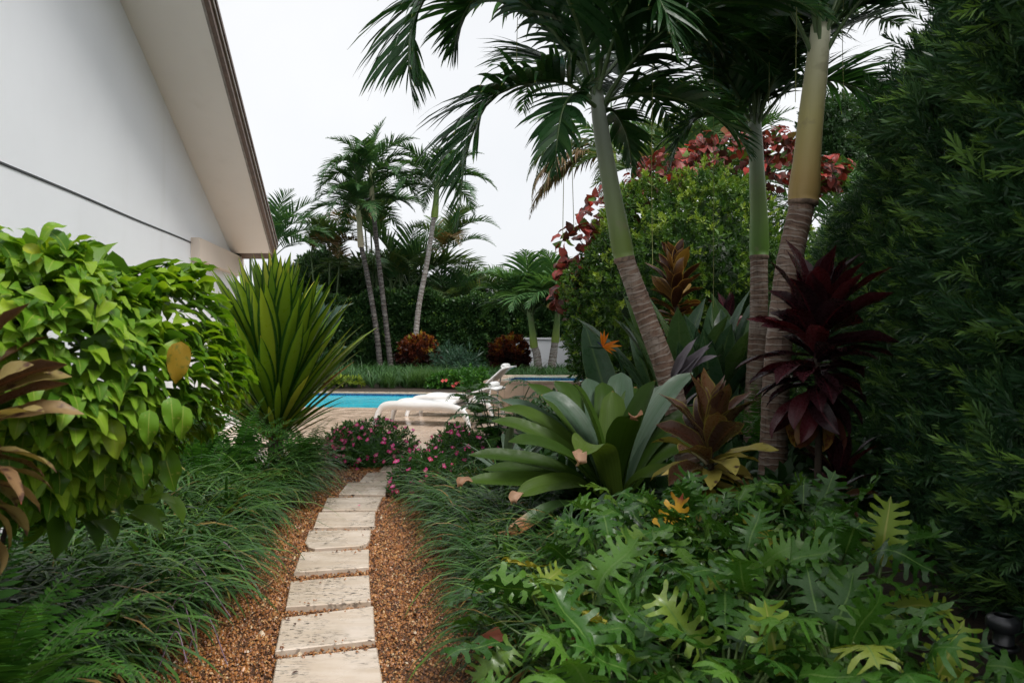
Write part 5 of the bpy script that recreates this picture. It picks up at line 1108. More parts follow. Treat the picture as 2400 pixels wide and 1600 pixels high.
BL = [ # tip pixel, tip distance, lift of the middle (m), width, waxy, dried tip
    (1083, 1128, 5.0, .02, .155, 0, 1), (1096, 1066, 5.2, .05, .16, 0, 1), (1150, 985, 5.5, .08, .17, 0, 1), (1168, 958, 5.9, .12, .15, 0, 1), (1172, 935, 6.1, .10, .14, 1, 0), (1235, 898, 6.0, .10, .15, 0, 0),
    (1268, 925, 5.6, .12, .20, 1, 1), (1345, 898, 5.3, .06, .22, 0, 1), (1300, 892, 6.1, .10, .18, 1, 0), (1375, 885, 6.1, .08, .19, 1, 0), (1412, 895, 6.0, .08, .18, 1, 0), (1436, 915, 5.7, .04, .20, 0, 0), (1457, 872, 6.15, .08, .22, 1, 0), (1490, 905, 6.0, .06, .18, 0, 0),
    (1536, 890, 5.4, .05, .22, 0, 1), (1570, 900, 5.9, .08, .17, 1, 0), (1625, 872, 5.85, .10, .17, 1, 0), (1490, 975, 4.95, .10, .22, 0, 1), (1356, 1072, 4.75, .16, .24, 0, 1), (1205, 1165, 4.9, .06, .17, 0, 1),
    (1190, 1035, 5.0, .08, .17, 0, 1), (1610, 1120, 5.1, .06, .16, 0, 1), (1660, 960, 5.9, .10, .17, 1, 0), (1690, 1030, 5.7, .08, .16, 0, 0), (1240, 1010, 5.9, .1, .15, 1, 0), (1130, 1100, 5.4, .04, .14, 1, 1)]
for k, (x, y, D, lift, W, wax, dry) in enumerate(BL):
    tip = at(x, y, D); d0 = tip - bc; A = bc + d0 * .03 + [0, 0, -.10 - .02 * (k % 3)]; M1 = bc + d0 * .35 + [0, 0, lift * .9]; M2 = bc + d0 * .72 + [0, 0, lift * 1.0]
    hz = nrm([d0[0], d0[1], 0]); up = -hz * .9 + np.array([0, -.55, .9])
    wax = wax and k in (4, 6, 9, 12, 15, 16)
    V, F, uv = curve_leaf([A, M1, M2, tip], W * 1.12, 'strap2', up, n=20, fold=.34); part('leaf', V, F, MAT['bromg'] if wax else MAT['brom'], t, uv=uv)
    if dry and k in (0, 17, 18, 19):
        dd = nrm(tip - M2); q_ = curve_leaf([tip - dd * .075 + [0, -.004, .004], tip - dd * .02 + [0, -.004, .006], tip + dd * .02 + [0, 0, -.012], tip + dd * .03 + [0, 0, -.04]], W * .42, 'ellip', up, 9, 4, .6, .14); part('dried_tip', q_[0], q_[1], MAT['bromtip'], t, uv=q_[2])
# the drooping half dead leaf, and the broad leaf hanging at the front
MAT['bromdead'] = leafmat('half_dead_bromeliad_leaf', [(0, (.06, .12, .035)), (1, (.07, .13, .04))], 'obj', rough=.4, trans=.15, tip=((.42, .18, .07), .52))
q_ = curve_leaf([bc + [-.05, -.1, -.12], at(1310, 1185, 5.0), at(1215, 1245, 4.8), at(1125, 1292, 4.7)], .13, 'sword', (0, -.3, 1), fold=.5); part('leaf', q_[0], q_[1], MAT['bromdead'], t, uv=q_[2])['label'] = 'drooping leaf dried orange brown toward its end'
q_ = curve_leaf([bc + [0, -.1, -.05], at(1430, 1190, 5.05), at(1440, 1240, 4.95), at(1450, 1290, 4.95)], .20, 'strap', (0, -1, .4), fold=.2); part('leaf', q_[0], q_[1], MAT['bromg'], t, uv=q_[2])
acc = Acc(); add_tube(acc, catmull([bb, bb + [0, 0, .15], bc + [0, 0, -.02]], 8), np.linspace(.12, .10, 8), 10); acc.part('stem', MAT['bark'], t)
def rosette(name, label, cat, base, stem_h, n, L, W, kind, mats, el=(86, 5), droop=(.2, 1.0), seed=0, group=None, wave=.03, spread=.25, fold=.35, stem_r=.018, old=None, lean=(0, 0), az=None, nv=5):
    "stem with a spiral of broad leaves: upright at the top, drooping lower down"
    r = np.random.default_rng(seed); base = np.asarray(base, float); t = thing(name, label, cat, base, group)
    ms = [[(lambda q: mesh('leaf', q[0], q[1], MAT[m_], uv=q[2]))(leaf_tmpl(1., W / L, 9, kind, 0, droop[0] + (droop[1] - droop[0]) * k / (nv - 1), fold, 4, wave, 2.2, r.normal(0, .35), seed=seed * 9 + k, side=r.normal(0, .2))) for k in range(nv)] for m_ in mats]
    tops = base + [lean[0], lean[1], stem_h]
    acc = Acc(); add_tube(acc, catmull([base, (base + tops) / 2 + [.02, 0, 0], tops], 8), np.linspace(stem_r * 1.3, stem_r, 8), 8); acc.part('stem', MAT['twig'], t)
    for k in range(n):
        f = k / max(1, n - 1); a = k * 2.4 + r.normal(0, .4) if az is None else r.uniform(*az); e = math.radians(el[0] + (el[1] - el[0]) * f ** .9 + r.normal(0, 11))
        d = np.array([math.cos(a) * math.cos(e), math.sin(a) * math.cos(e), math.sin(e)]); p = tops - np.array([lean[0], lean[1], stem_h]) * f * spread
        mi = 0 if old is None or f < old or r.uniform() < .3 else 1; mi = min(mi, len(mats) - 1); vi = min(nv - 1, int(f * nv * .99 + r.uniform(-.6, .6))) if f > .05 else 0
        place('leaf', ms[mi][max(0, vi)], t, p, d, np.array([-math.cos(a) * .5 + r.normal(0, .25), -math.sin(a) * .5 + r.normal(0, .25), 1.0]), L * (.72 + .28 * math.sin(PI * min(1, .25 + f))) * r.uniform(.85, 1.1))
    return t
MAT['brom2'] = leafmat('grey_bromeliad_leaf', [(0, (.07, .12, .075)), (1, (.14, .2, .14))], 'obj', rough=.35, trans=.15, streak=.4, tip=((.34, .13, .1), .94, .04))
rosette('grey_bromeliad', 'smaller grey green bromeliad behind the giant one, by the flowers', 'plant', (-.02, 6.5, 0), .22, 22, .62, .075, 'strap', ['brom2'], (70, 0), (.4, 1.1), 5, wave=0.)

# ================================================================== CORDYLINES
MAT['burg'] = leafmat('burgundy_leaf', [(0, (.022, .009, .012)), (.5, (.040, .012, .016)), (.85, (.070, .016, .021)), (1, (.12, .024, .028))], 'obj', rough=.27, trans=.2, rib=((.10, .02, .028), .1), bump=.3, tint=(1.6, .5, .5))
MAT['burg_old'] = leafmat('old_burgundy_leaf', [(0, (.09, .025, .02)), (.5, (.22, .12, .03)), (1, (.34, .22, .05))], 'obj', rough=.35, trans=.2, base=((.13, .03, .02), .4), mottle=((.10, .025, .02), 5, .52))
MAT['bronze'] = leafmat('bronze_leaf', [(0, (.055, .03, .022)), (.5, (.09, .04, .026)), (1, (.12, .065, .03))], 'obj', rough=.3, trans=.2, margin=((.22, .19, .04), .84), rib=((.13, .05, .03), .1), bump=.25)
MAT['yellow'] = leafmat('yellow_maroon_leaf', [(0, (.30, .26, .05)), (.5, (.42, .36, .09)), (1, (.5, .38, .12))], 'obj', rough=.38, trans=.25, mottle=((.07, .04, .025), 4.5, .54), tip=((.28, .04, .06), .96, .1), base=((.07, .02, .02), .3))
MAT['tanleaf'] = leafmat('tan_cordyline_leaf', [(0, (.26, .20, .07)), (.5, (.36, .28, .11)), (1, (.28, .16, .08))], 'obj', rough=.4, trans=.25, mottle=((.10, .05, .035), 4., .5), tip=((.3, .07, .04), .93, .12), base=((.10, .05, .03), .35), bump=.2)
MAT['orangel'] = leafmat('orange_bronze_leaf', [(0, (.035, .014, .010)), (.45, (.065, .025, .014)), (.8, (.13, .06, .02)), (1, (.30, .18, .04))], 'obj', rough=.33, trans=.25, margin=((.38, .22, .06), .8))
MAT['driedp'] = leafmat('dried_grey_leaf', [(0, (.16, .14, .16)), (1, (.26, .23, .26))], 'obj', rough=.6, trans=.05, bump=.8, veins=9)
GC = 'cordylines on the right'
b5 = at(1912, 1150, 5.4) * [1, 1, 0]
rosette('burgundy_cordyline', 'tall dark burgundy cordyline in front of the yellow shafted palm', 'plant', b5, 1.66, 84, .60, .185, 'ellip', ['burg', 'burg_old'], (76, -35), (.2, 1.2), 11, GC, .04, .42, old=.88, stem_r=.022)
rosette('bronze_cordyline', 'bronze and yellow cordyline beside the giant bromeliad', 'plant', at(1662, 1210, 4.95) * [1, 1, 0], .82, 52, .50, .155, 'ellip', ['bronze', 'yellow'], (82, -40), (.2, 1.5), 12, GC, .06, .5, old=.36, stem_r=.02)
rosette('orange_cordyline', 'tall cordyline with orange and bronze leaves against the rounded shrub', 'plant', at(1582, 1040, 10.4) * [1, 1, 0], 2.42, 70, .54, .17, 'ellip', ['orangel', 'orangel'], (80, -5), (-.1, 1.3), 13, GC, .04, .42, stem_r=.03)
rosette('red_cordyline', 'small dark red cordyline between the slim palm and the orange cordyline', 'plant', at(1705, 1040, 10.2) * [1, 1, 0], 1.75, 26, .48, .14, 'ellip', ['burg'], (86, 15), (.15, .8), 14, GC, .03, .35, stem_r=.025)
rosette('shaded_cordyline', 'low dark cordyline in deep shade under the burgundy one', 'plant', at(1965, 1190, 5.5) * [1, 1, 0], .45, 16, .48, .12, 'ellip', ['burg', 'bronze'], (75, 0), (.3, 1.0), 15, GC, .03, .4, old=.4)
tp6 = rosette('purple_cordyline', 'dark purple cordyline with shrivelled grey leaves beside the leaning palm', 'plant', at(1590, 1150, 6.9) * [1, 1, 0], .95, 16, .42, .12, 'ellip', ['burg'], (80, 0), (.1, .7), 16, GC, .03, .3)
dm = leaf_tmpl(1., .17, 10, 'lance', .5, 1.2, .9, 6, .08, 3, .8, seed=4); dmm = mesh('dried_leaf', dm[0], dm[1], MAT['driedp'], uv=dm[2])
for k, (x, y) in enumerate(((1620, 838), (1655, 848), (1668, 868), (1640, 852))): A, B = at(1575 + 4 * k, 885, 6.3), at(x, y, 6.2); place('dried_leaf', dmm, tp6, A, B - A + [0, 0, .08], (.1 * k, -1, .5), .46)
rosette('tan_cordyline', 'cordyline with tan and maroon leaves at the left picture edge', 'plant', (-1.44, 1.97, 0), 1.34, 64, .27, .076, 'ellip', ['bronze', 'tanleaf'], (55, -40), (.5, 1.6), 17, 'cordylines', .06, .3, old=.08, stem_r=.018)

# ================================================================== BIRD OF PARADISE
MAT['strel'] = leafmat('bird_of_paradise_leaf', [(0, (.035, .085, .04)), (.6, (.055, .115, .06)), (1, (.09, .17, .04))], 'obj', rough=.3, trans=.2, rib=((.10, .17, .07), .12), bump=.25, margin=((.13, .2, .11), .93))
st = [leaf_tmpl(1., .19, 10, 'paddle', 0, dd, .4, 4, .02, 2, .15, seed=s, side=sd_) for s, dd, sd_ in ((1, .15, .1), (2, .35, -.1), (3, .55, .1))]; sme = [mesh('leaf', a[0], a[1], MAT['strel'], uv=a[2]) for a in st]
def strelitzia(label, base, n, L, seed, az=(0, 6.28), el=(45, 85), spread=.3):
    r = np.random.default_rng(seed); t = thing('bird_of_paradise', label, 'plant', base, 'bird of paradise plants')
    for k in range(n):
        a = r.uniform(*az); e = math.radians(r.uniform(*el)); d = np.array([math.cos(a) * math.cos(e), math.sin(a) * math.cos(e), math.sin(e)])
        place('leaf', sme[k % 3], t, np.asarray(base) + [r.normal(0, spread), r.normal(0, spread * .6), 0], d, np.array([-math.cos(a) * .6 + r.normal(0, .5), -math.sin(a) * .6 - .3, 1.]), L * r.uniform(.75, 1.12))
    return t
strelitzia('bird of paradise plant with upright paddle leaves between two palms', at(1660, 1085, 8.9) * [1, 1, 0], 60, 1.95, 1, el=(64, 88), spread=.36)
sp_ = strelitzia('bird of paradise plant leaning left, carrying the orange flower', at(1572, 1085, 8.6) * [1, 1, 0], 14, .98, 2, az=(2.3, 4.0), el=(40, 78), spread=.1)
MAT['orange'] = leafmat('orange_sepal', [(0, (.75, .20, .01)), (1, (.85, .30, .02))], rough=.4, trans=.3); MAT['blue'] = plain('blue_petal', (.03, .03, .25), .4)
fp = at(1412, 812, 8.1); fl_ = thing('bird_of_paradise_flower', 'orange bird of paradise flower with pointed petals', 'flower', (fp[0], fp[1], fp[2] - .05))
acc = Acc(); add_tube(acc, catmull([at(1500, 1000, 8.5), at(1470, 900, 8.3), at(1440, 822, 8.15), fp + [-.06, 0, -.01], fp + [-.16, -.02, .0]], 16), np.r_[np.full(11, .012), .017, .016, .012, .007, .002], 7); acc.part('stalk', MAT['strel'], fl_)
for k, (dx, dz, L) in enumerate(((.10, 1., .19), (-.12, 1., .17), (.35, .8, .17), (.9, .35, .2), (1., .05, .22), (.8, -.25, .17), (1., .45, .16), (.7, -.5, .14))):
    q_ = leaf_tmpl(1., .16, 6, 'lance', 0, .2, .5, 2, seed=k); V, F, uv, rn = stamp(q_, [fp], frames(np.array([[dx, -.2 + .1 * (k % 3), dz]]), np.array([[0, -1., .3]])), L, [rng.uniform()]); part('petal', V, F, MAT['orange'], fl_, uv=uv, rnd=rn)
q_ = leaf_tmpl(1., .12, 4, 'lance', 0, .1, .5, 2); V, F, uv, rn = stamp(q_, [fp], frames(np.array([[-.6, -.3, .55]]), np.array([[0, -1., .3]])), .1, [.5]); part('tongue', V, F, MAT['blue'], fl_, uv=uv)

# ================================================================== LOBED PHILODENDRONS IN THE FOREGROUND
MAT['philo'] = leafmat('philodendron_leaf', [(0, (.022, .075, .010)), (.5, (.044, .13, .016)), (.9, (.09, .20, .026)), (.97, (.17, .26, .04)), (1, (.34, .30, .04))], 'obj', rough=.3, spec=.42, trans=.28, rib=((.12, .22, .05), .10))
MAT['philo_y'] = leafmat('yellow_philodendron_leaf', [(0, (.62, .33, .02)), (1, (.7, .42, .04))], 'obj', rough=.4, trans=.3, tip=((.3, .06, .03), .8))
MAT['philo_b'] = leafmat('brown_dead_leaf', [(0, (.16, .05, .03)), (1, (.26, .1, .06))], 'obj', rough=.55, trans=.15)
MAT['petiole'] = plain('petiole', (.11, .17, .05), .4, var=.3)
def lobed_leaf(L=1., W=.8, nl=7, droop=.6, cup=.18, seed=0, curl=.35, pet=0.9):
    "blade along +Y from the origin, petiole behind it"
    r = np.random.default_rng(seed); V, F, uv = [], [], []
    def vert(x, y, u, v): V.append([x, y, 0]); uv.append([u, v]); return len(V) - 1
    ys = np.linspace(0, .9, nl + 1); core = lambda y: .035 + .06 * math.sin(PI * min(1, y / .95 + .08)) 
    rib_ = [vert(0, y, .5, y) for y in ys]; tipv = vert(0, 1.0, .5, 1.)
    for sd_ in (-1, 1):
        cv = [vert(sd_ * core(y), y, .5 + sd_ * .22, y) for y in ys]
        for i in range(nl): F.append([rib_[i], cv[i], cv[i + 1], rib_[i + 1]] if sd_ > 0 else [rib_[i], rib_[i + 1], cv[i + 1], cv[i]])
        for i in range(nl):
            y0, y1 = ys[i], ys[i + 1]; ym = (y0 + y1) / 2; g = math.sin(PI * min(1, (i + 1.3) / (nl + 1.2))) ** .7; ln = W * .5 * (.45 + .55 * g) * r.uniform(.85, 1.1); sw = -.35 + 1.0 * (i / (nl - 1)) + r.normal(0, .06); dy = ln * sw * .75; h = (y1 - y0) * .5
            x0 = core(ym); pts = []
            for f, wf_ in ((.38, .52), (.72, .62), (.93, .46)): pts.append((vert(sd_ * (x0 + (ln - x0) * f), ym + dy * f - h * wf_, .5 + sd_ * (.22 + .26 * f), ym), vert(sd_ * (x0 + (ln - x0) * f), ym + dy * f + h * wf_, .5 + sd_ * (.22 + .26 * f), ym)))
            e_ = vert(sd_ * ln * 1.02, ym + dy * 1.04, .5 + sd_ * .5, ym); pr = (cv[i], cv[i + 1])
            for q_ in pts: F.append([pr[0], q_[0], q_[1], pr[1]] if sd_ > 0 else [pr[0], pr[1], q_[1], q_[0]]); pr = q_
            F.append([pr[0], e_, e_, pr[1]])
        F.append([rib_[-1], cv[-1], tipv, tipv] if sd_ > 0 else [rib_[-1], tipv, tipv, cv[-1]])
    V = np.array(V, float); y = V[:, 1]; x = V[:, 0]; z = cup * np.abs(x) - curl * x ** 2 * 1.8 + .10 * np.sin(y * 19 + np.sign(x) * 1.3 + seed) * np.abs(x) * 2 + .05 * np.sin(y * 7 + seed * 2) * (1 + x)
    ph = -droop * np.clip(y, 0, 1.05) ** 1.3; tt = np.linspace(0, 1.1, 40); pp = -droop * tt ** 1.3; Y = np.cumsum(np.cos(pp)) * (1.1 / 40); Z = np.cumsum(np.sin(pp)) * (1.1 / 40)
    yy_ = np.interp(np.clip(y, 0, 1.1), tt, Y) + np.minimum(y, 0); zz_ = np.interp(np.clip(y, 0, 1.1), tt, Z); V = np.stack([x, yy_ - np.sin(ph) * z * 1, zz_ + np.cos(ph) * z], 1) * L
    quads = [f for f in F if len(set(f)) == 4]; tris = [list(dict.fromkeys(f)) for f in F if len(set(f)) == 3]
    return V, [np.array(quads), np.array(tris)], np.array(uv)
LM = [(lambda q: mesh('leaf', q[0], q[1], MAT['philo'], uv=q[2]))(lobed_leaf(1., W_, nl_, dr, cp, s, cu)) for s, W_, nl_, dr, cp, cu in ((1, .78, 7, .5, .25, .4), (2, .70, 8, .8, .12, .5), (3, .84, 7, .3, .35, .2), (4, .66, 6, 1.0, .2, .5), (5, .8, 8, .65, -.05, .3), (6, .74, 7, 1.2, .15, .6))]
MAT['philo_l'] = leafmat('lime_philodendron_leaf', [(0, (.20, .30, .035)), (1, (.28, .36, .045))], 'obj', rough=.36, trans=.35, rib=((.40, .42, .10), .10))
LL = (lambda q: mesh('leaf', q[0], q[1], MAT['philo_l'], uv=q[2]))(lobed_leaf(1., .66, 8, .3, .4, 12, .2))
LY = (lambda q: mesh('leaf', q[0], q[1], MAT['philo_y'], uv=q[2]))(lobed_leaf(1., .5, 7, .4, .7, 9, .2)); LB = (lambda q: mesh('dead_leaf', q[0], q[1], MAT['philo_b'], uv=q[2]))(leaf_tmpl(1., .4, 8, 'lance', 0, 1.6, 1.2, 4, .1, 2, 1.4, seed=3))
def philo(label, base, n, seed, h=.55, leafL=.25, az=None):
    r = np.random.default_rng(seed); base = np.array([base[0], base[1], 0.]); t = thing('lobed_philodendron', label, 'plant', base, 'lobed philodendrons in the foreground')
    acc = Acc(); add_tube(acc, [base, base + [0, 0, .07]], .03, 6)
    for k in range(n):
        f = (k + .5) / n; a = k * 2.4 + r.normal(0, .3) if az is None else r.uniform(*az); e = math.radians(84 - 62 * f + r.normal(0, 6)); pl = h * (.82 + .3 * f) * r.uniform(.85, 1.12)
        d = np.array([math.cos(a) * math.cos(e), math.sin(a) * math.cos(e), math.sin(e)]); tip = base + d * pl + [0, 0, .03]; mid = base + d * pl * .55 + [0, 0, .06]
        C = catmull([base + [0, 0, .03], mid, tip], 7); add_tube(acc, C, np.linspace(.0075, .0045, 7), 5)
        e2 = math.radians(46 - 44 * f + r.normal(0, 12)); ld = np.array([math.cos(a) * math.cos(e2), math.sin(a) * math.cos(e2), math.sin(e2)]); ld = nrm(ld + r.normal(0, .3, 3))
        place('leaf', LM[r.integers(0, 6)], t, tip, ld, np.array([-math.cos(a) * .35 + r.normal(0, .45), -math.sin(a) * .35 - .15 + r.normal(0, .45), 1.]), leafL * r.uniform(.8, 1.2))
    acc.part('petioles', MAT['petiole'], t); return t
PH = [((.28, 3.0), 22, .46, 'lobed philodendron at the gravel edge, nearest the path'), ((.52, 3.55), 24, .50, 'lobed philodendron between path edge and bromeliad, one row back'), ((.98, 3.25), 26, .54, 'lobed philodendron in the middle of the foreground clump'), ((.78, 4.1), 24, .55, 'lobed philodendron in front of the bromeliad stem'), ((1.22, 4.2), 24, .56, 'lobed philodendron just below the bronze cordyline'), ((1.62, 4.15), 22, .54, 'lobed philodendron at the back of the clump, nearest the hedge'), ((1.42, 3.5), 22, .52, 'lobed philodendron in the back right of the clump'), ((.70, 2.5), 24, .46, 'lobed philodendron at the bottom edge, second from the path'), ((1.15, 2.55), 22, .46, 'lobed philodendron at the bottom edge, third from the path'), ((.32, 2.35), 20, .40, 'lobed philodendron cut by the bottom edge, nearest the gravel'), ((1.40, 2.62), 9, .40, 'sparse lobed philodendron beside the black bollard light')]
pls = [philo(lab, b_, int(n_ * 1.35), 700 + k, h_) for k, (b_, n_, h_, lab) in enumerate(PH)]
# individual coloured and dead leaves
place('leaf', LY, pls[3], at(1560, 1310, 3.9), at(1580, 1190, 3.9) - at(1560, 1310, 3.9), (-.7, -.7, .2), .36)['label'] = 'bright orange yellow dying leaf'
place('leaf', LL, pls[6], at(2065, 1330, 3.5), at(2085, 1160, 3.5) - at(2065, 1330, 3.5), (-.5, -.8, .3), .34)
acc = Acc(); add_tube(acc, catmull([at(1880, 1560, 3.2), at(1970, 1440, 3.35), at(2050, 1370, 3.45), at(2065, 1325, 3.5)], 14), .008, 6); acc.part('petiole', MAT['petiole'], pls[6])
place('leaf', LL, pls[6], at(2080, 1430, 3.2), at(2240, 1410, 3.2) - at(2080, 1430, 3.2), (0, -.5, 1), .3); acc = Acc(); add_tube(acc, catmull([at(1900, 1520, 3.2), at(2000, 1470, 3.2), at(2085, 1430, 3.2)], 12), .007, 6); acc.part('petiole', MAT['petiole'], pls[6])
for (x, y, x2, y2, D, s_) in ((1830, 1590, 1800, 1440, 2.5, .26), (2190, 1600, 2250, 1480, 2.5, .24), (1240, 1400, 1300, 1340, 3.3, .2), (1640, 1380, 1720, 1340, 3.2, .22)): place('leaf', LL, pls[8], at(x, y, D), at(x2, y2, D) - at(x, y, D), (-.3, -.9, .5), s_)
for k, (x, y, x2, y2, D) in enumerate(((1345, 1475, 1330, 1560, 2.7), (1110, 1510, 1190, 1500, 2.9), (1590, 1130, 1615, 1175, 4.6), (1800, 1410, 1790, 1450, 2.9))): place('dead_leaf', LB, pls[(0, 9, 3, 2)[k]], at(x, y, D), at(x2, y2, D) - at(x, y, D), (.3, -1, .3), .17)

# ================================================================== BROAD LEAVED BUSH BY THE HOUSE
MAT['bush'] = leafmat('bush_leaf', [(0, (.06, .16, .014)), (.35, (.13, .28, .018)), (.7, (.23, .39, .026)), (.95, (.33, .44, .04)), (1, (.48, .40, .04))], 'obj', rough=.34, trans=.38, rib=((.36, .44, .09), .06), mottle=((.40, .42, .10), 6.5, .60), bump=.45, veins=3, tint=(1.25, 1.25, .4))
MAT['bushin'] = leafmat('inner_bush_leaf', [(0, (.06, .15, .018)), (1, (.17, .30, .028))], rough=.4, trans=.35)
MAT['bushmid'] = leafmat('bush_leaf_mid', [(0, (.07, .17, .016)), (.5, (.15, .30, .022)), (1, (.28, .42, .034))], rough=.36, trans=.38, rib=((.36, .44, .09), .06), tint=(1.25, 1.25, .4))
MAT['bushold'] = leafmat('old_yellow_leaf', [(0, (.30, .18, .018)), (1, (.40, .25, .025))], 'obj', rough=.45, trans=.35, mottle=((.20, .17, .02), 7, .52), bump=.5, veins=3)
bt_ = [leaf_tmpl(1., W_, 11, 'ovate', 0, dd, fo, 4, wv, 1.6, tw, seed=s, side=sd_, ex=1.2) for s, W_, dd, fo, wv, tw, sd_ in ((1, .48, 1.2, .18, .11, .5, .35), (2, .44, 1.7, .25, .12, -.6, -.4), (3, .54, .9, .12, .12, .4, .3), (4, .47, 2.1, .22, .11, .7, 0), (5, .42, 1.3, .4, .10, -.5, .5))]
bme_ = [mesh('leaf', a[0], a[1], MAT['bush'], uv=a[2]) for a in bt_]; byt = leaf_tmpl(1., .5, 11, 'ovate', 0, .7, .3, 4, .07, 1.4, .3, seed=8); byo = mesh('leaf', byt[0], byt[1], MAT['bushold'], uv=byt[2])
t = thing('broadleaf_bush', 'dense bush of large yellow green leaves in front of the house wall', 'bush', (-1.75, 2.75, 0))
def bush_surf(K, seed, shrink=1.0):
    r = np.random.default_rng(seed); a = r.uniform(-PI * 1.02, .55, K); zf = r.uniform(0, 1, K); topm = r.uniform(0, 1, K) < .38
    ca, sa = np.cos(a), np.sin(a); sq = (np.abs(ca) ** 2.7 + np.abs(sa) ** 2.7) ** (-1 / 2.7); rad_ = np.where(topm, np.sqrt(r.uniform(0, 1, K)), 1.0)
    zt = 1.70 + .04 * np.sin(a * 5); z = np.where(topm, zt + .02, .95 + (zt - .95) * zf); nar = np.where(topm, .93, 1 - .14 * np.clip((zf - .72) / .28, 0, 1) ** 2 - .32 * np.clip((.42 - zf) / .42, 0, 1))
    c = np.array([-2.07, 2.75]); P = np.stack([c[0] + .93 * ca * sq * rad_ * nar * shrink, c[1] + .66 * sa * sq * rad_ * nar * shrink, z * (1 if shrink == 1 else .96)], -1); P += .13 * lump(P, 4.8, 3)[:, None] * np.stack([ca, sa, .6 + 0 * ca], -1)
    N = np.where(topm[:, None], np.stack([ca * .35, sa * .35, 1 + 0 * ca], -1), np.stack([ca, sa, .25 - .3 * (1 - zf)], -1)); return P, nrm(N), topm, r
P, N, tpm, r = bush_surf(640, 5); cnt = 0
order = np.argsort(P[:, 1] * 1.0 - P[:, 2] * .3)[:300]
for k in order:
    d = nrm(N[k] * np.array([1, 1, .35]) + np.array([0, 0, -.15 if not tpm[k] else .35]) + r.normal(0, .33, 3)); place('leaf', bme_[k % 5], t, P[k] - d * .03, d, N[k] * .8 + np.array([0, 0, .7]) + r.normal(0, .15, 3), r.uniform(.085, .14))
Po, No, tpo, ro = bush_surf(2600, 15, .97); do = nrm(No * [1, 1, .35] + [0, 0, -.1] + ro.normal(0, .35, Po.shape))
V, F, uv, q = stamp(leaf_tmpl(1., .50, 7, 'ovate', 0, 1.3, .2, 4, .10, 1.6, .4), Po, frames(do, No * .8 + [0, 0, .7]), ro.uniform(.08, .13, len(Po)), ro.uniform(0, 1, len(Po))); part('foliage', V, F, MAT['bushmid'], t, uv=uv, rnd=q)['kind'] = 'stuff'
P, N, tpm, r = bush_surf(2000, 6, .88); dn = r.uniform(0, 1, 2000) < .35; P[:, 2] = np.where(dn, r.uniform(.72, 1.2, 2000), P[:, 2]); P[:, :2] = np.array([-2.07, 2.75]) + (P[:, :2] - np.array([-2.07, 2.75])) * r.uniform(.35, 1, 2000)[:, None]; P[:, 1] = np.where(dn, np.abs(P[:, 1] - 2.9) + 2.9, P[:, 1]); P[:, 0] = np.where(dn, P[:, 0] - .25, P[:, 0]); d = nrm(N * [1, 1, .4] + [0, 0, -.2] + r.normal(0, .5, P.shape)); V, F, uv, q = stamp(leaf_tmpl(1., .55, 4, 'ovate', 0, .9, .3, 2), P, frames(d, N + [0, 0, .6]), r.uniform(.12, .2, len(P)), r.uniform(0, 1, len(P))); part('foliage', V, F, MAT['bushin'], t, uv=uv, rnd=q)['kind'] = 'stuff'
for (x, y, D, tx, ty, s_) in ((425, 800, 2.5, 405, 925, .15),): A = at(x, y, D); place('leaf', byo, t, A, at(tx, ty, D - .03) - A, (.35, -1, .1), s_)
for (x, y, D, tx, ty, s_) in ((110, 1050, 2.40, 90, 1190, .2), (210, 1040, 2.50, 200, 1230, .17), (330, 1010, 2.70, 390, 1130, .2), (380, 1050, 2.70, 420, 1170, .2), (290, 1090, 2.60, 260, 1220, .2), (60, 990, 2.30, 40, 1120, .2), (225, 930, 2.3, 215, 1060, .16), (320, 930, 2.4, 310, 1040, .15), (150, 1000, 2.3, 160, 1130, .16), (260, 980, 2.35, 280, 1110, .16), (350, 960, 2.4, 345, 1080, .14), (20, 1060, 2.2, 30, 1190, .17), (160, 1100, 2.45, 150, 1220, .17), (330, 1060, 2.5, 340, 1160, .15), (250, 1060, 2.5, 240, 1180, .16), (400, 930, 2.45, 410, 1030, .14), (430, 950, 2.5, 425, 1060, .14)): A = at(x, y, D); place('leaf', bme_[0], t, A, at(tx, ty, D - .05) - A, (.2, -1, .3), s_ * .9)
for k in range(6):
    a = rng.uniform(0, 6.28); q_ = np.array([-2.6 + .2 * math.cos(a), 3.35 + .15 * math.sin(a), 0]); e_ = q_ + [.35 * math.cos(a), .25 * math.sin(a), rng.uniform(1.1, 1.5)]; acc = Acc(); add_tube(acc, catmull([q_, (q_ + e_) / 2 + [0, 0, .15], e_], 9), np.linspace(.016, .006, 9), 6); acc.part('stem', MAT['twig'], t)

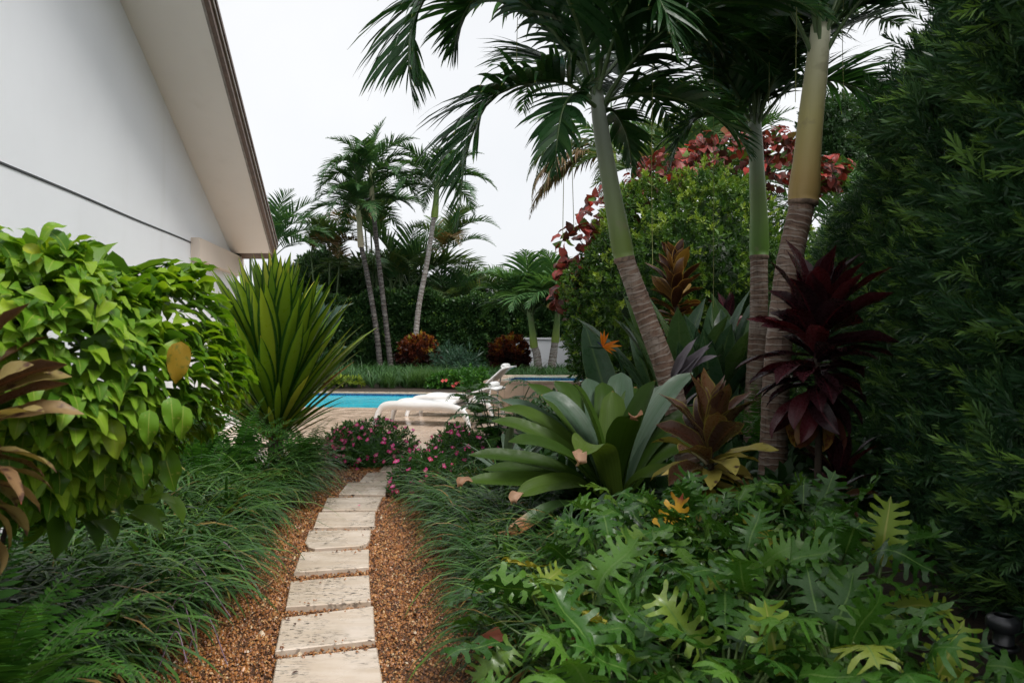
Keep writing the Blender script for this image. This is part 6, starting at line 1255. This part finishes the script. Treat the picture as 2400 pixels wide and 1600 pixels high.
# ================================================================== SMALL THINGS
MAT['black'] = plain('black_metal', (.012, .013, .015), .35, var=.2)
bp = at(2352, 1590, 2.65); t = thing('bollard_light', 'short black bollard garden light beside the hedge', 'garden light', (bp[0], bp[1], 0)); b3 = np.array([bp[0], bp[1], 0])
for nm, zs, rs in (('post', [0, .2, .36], [.036, .036, .036]), ('collar', [.362, .366, .374, .378], [.046, .05, .05, .046]), ('lens', [.38, .42, .43], [.034, .034, .034]), ('cap', [.432, .436, .462, .474, .48], [.05, .056, .056, .05, .03])):
    acc = Acc(); add_tube(acc, np.array([b3 + [0, 0, z_] for z_ in zs]), rs, 20); acc.part(nm, MAT['black'], t)
acc = Acc()
add_tube(acc, np.array([b3, b3 + [0, 0, .015]]), .07, 16); acc.part('base_flange', MAT['black'], t)
MAT['dleaf'] = plain('fallen_leaf_brown', (.07, .03, .02), .6, var=.4)
lf_ = leaf_tmpl(1., .45, 5, 'ovate', .2, .5, .5, 2); lfm = mesh('fallen_leaf', lf_[0], lf_[1], MAT['dleaf'], uv=lf_[2])
for k, (px, py, s_, lab) in enumerate(((668, 1454, .03, 'small brown dead leaf nearest the far corner of the second stone'), (692, 1464, .028, 'small dark dead leaf on the second stepping stone'), (700, 1573, .035, 'brown dead leaf on the nearest stepping stone'), (860, 1502, .03, 'dark dead leaf between the first two stepping stones'), (940, 1240, .06, 'dark dead leaf on the gravel right of the fifth stone'))):
    o = place('fallen_leaf', lfm, None, gnd(px, py, .052), (math.cos(k * 2.), math.sin(k * 2.), 0), (0, 0, 1), s_); tag(o, lab, 'fallen leaf', 'fallen leaves on the path')
MAT['fpetal'] = leafmat('fallen_petal', [(0, (.7, .1, .25)), (1, (.75, .2, .35))], rough=.5)
o = place('fallen_flower', flm, None, gnd(841, 1184, .055), (1, 0, 0), (0, 0, 1), .018); tag(o, 'pink blossom fallen on the seventh stepping stone', 'flower')
o = place('fallen_flower', flm, None, gnd(812, 1106, .03), (1, .3, 0), (0, .2, 1), .018); tag(o, 'pink blossom fallen on gravel before the left mound', 'flower')
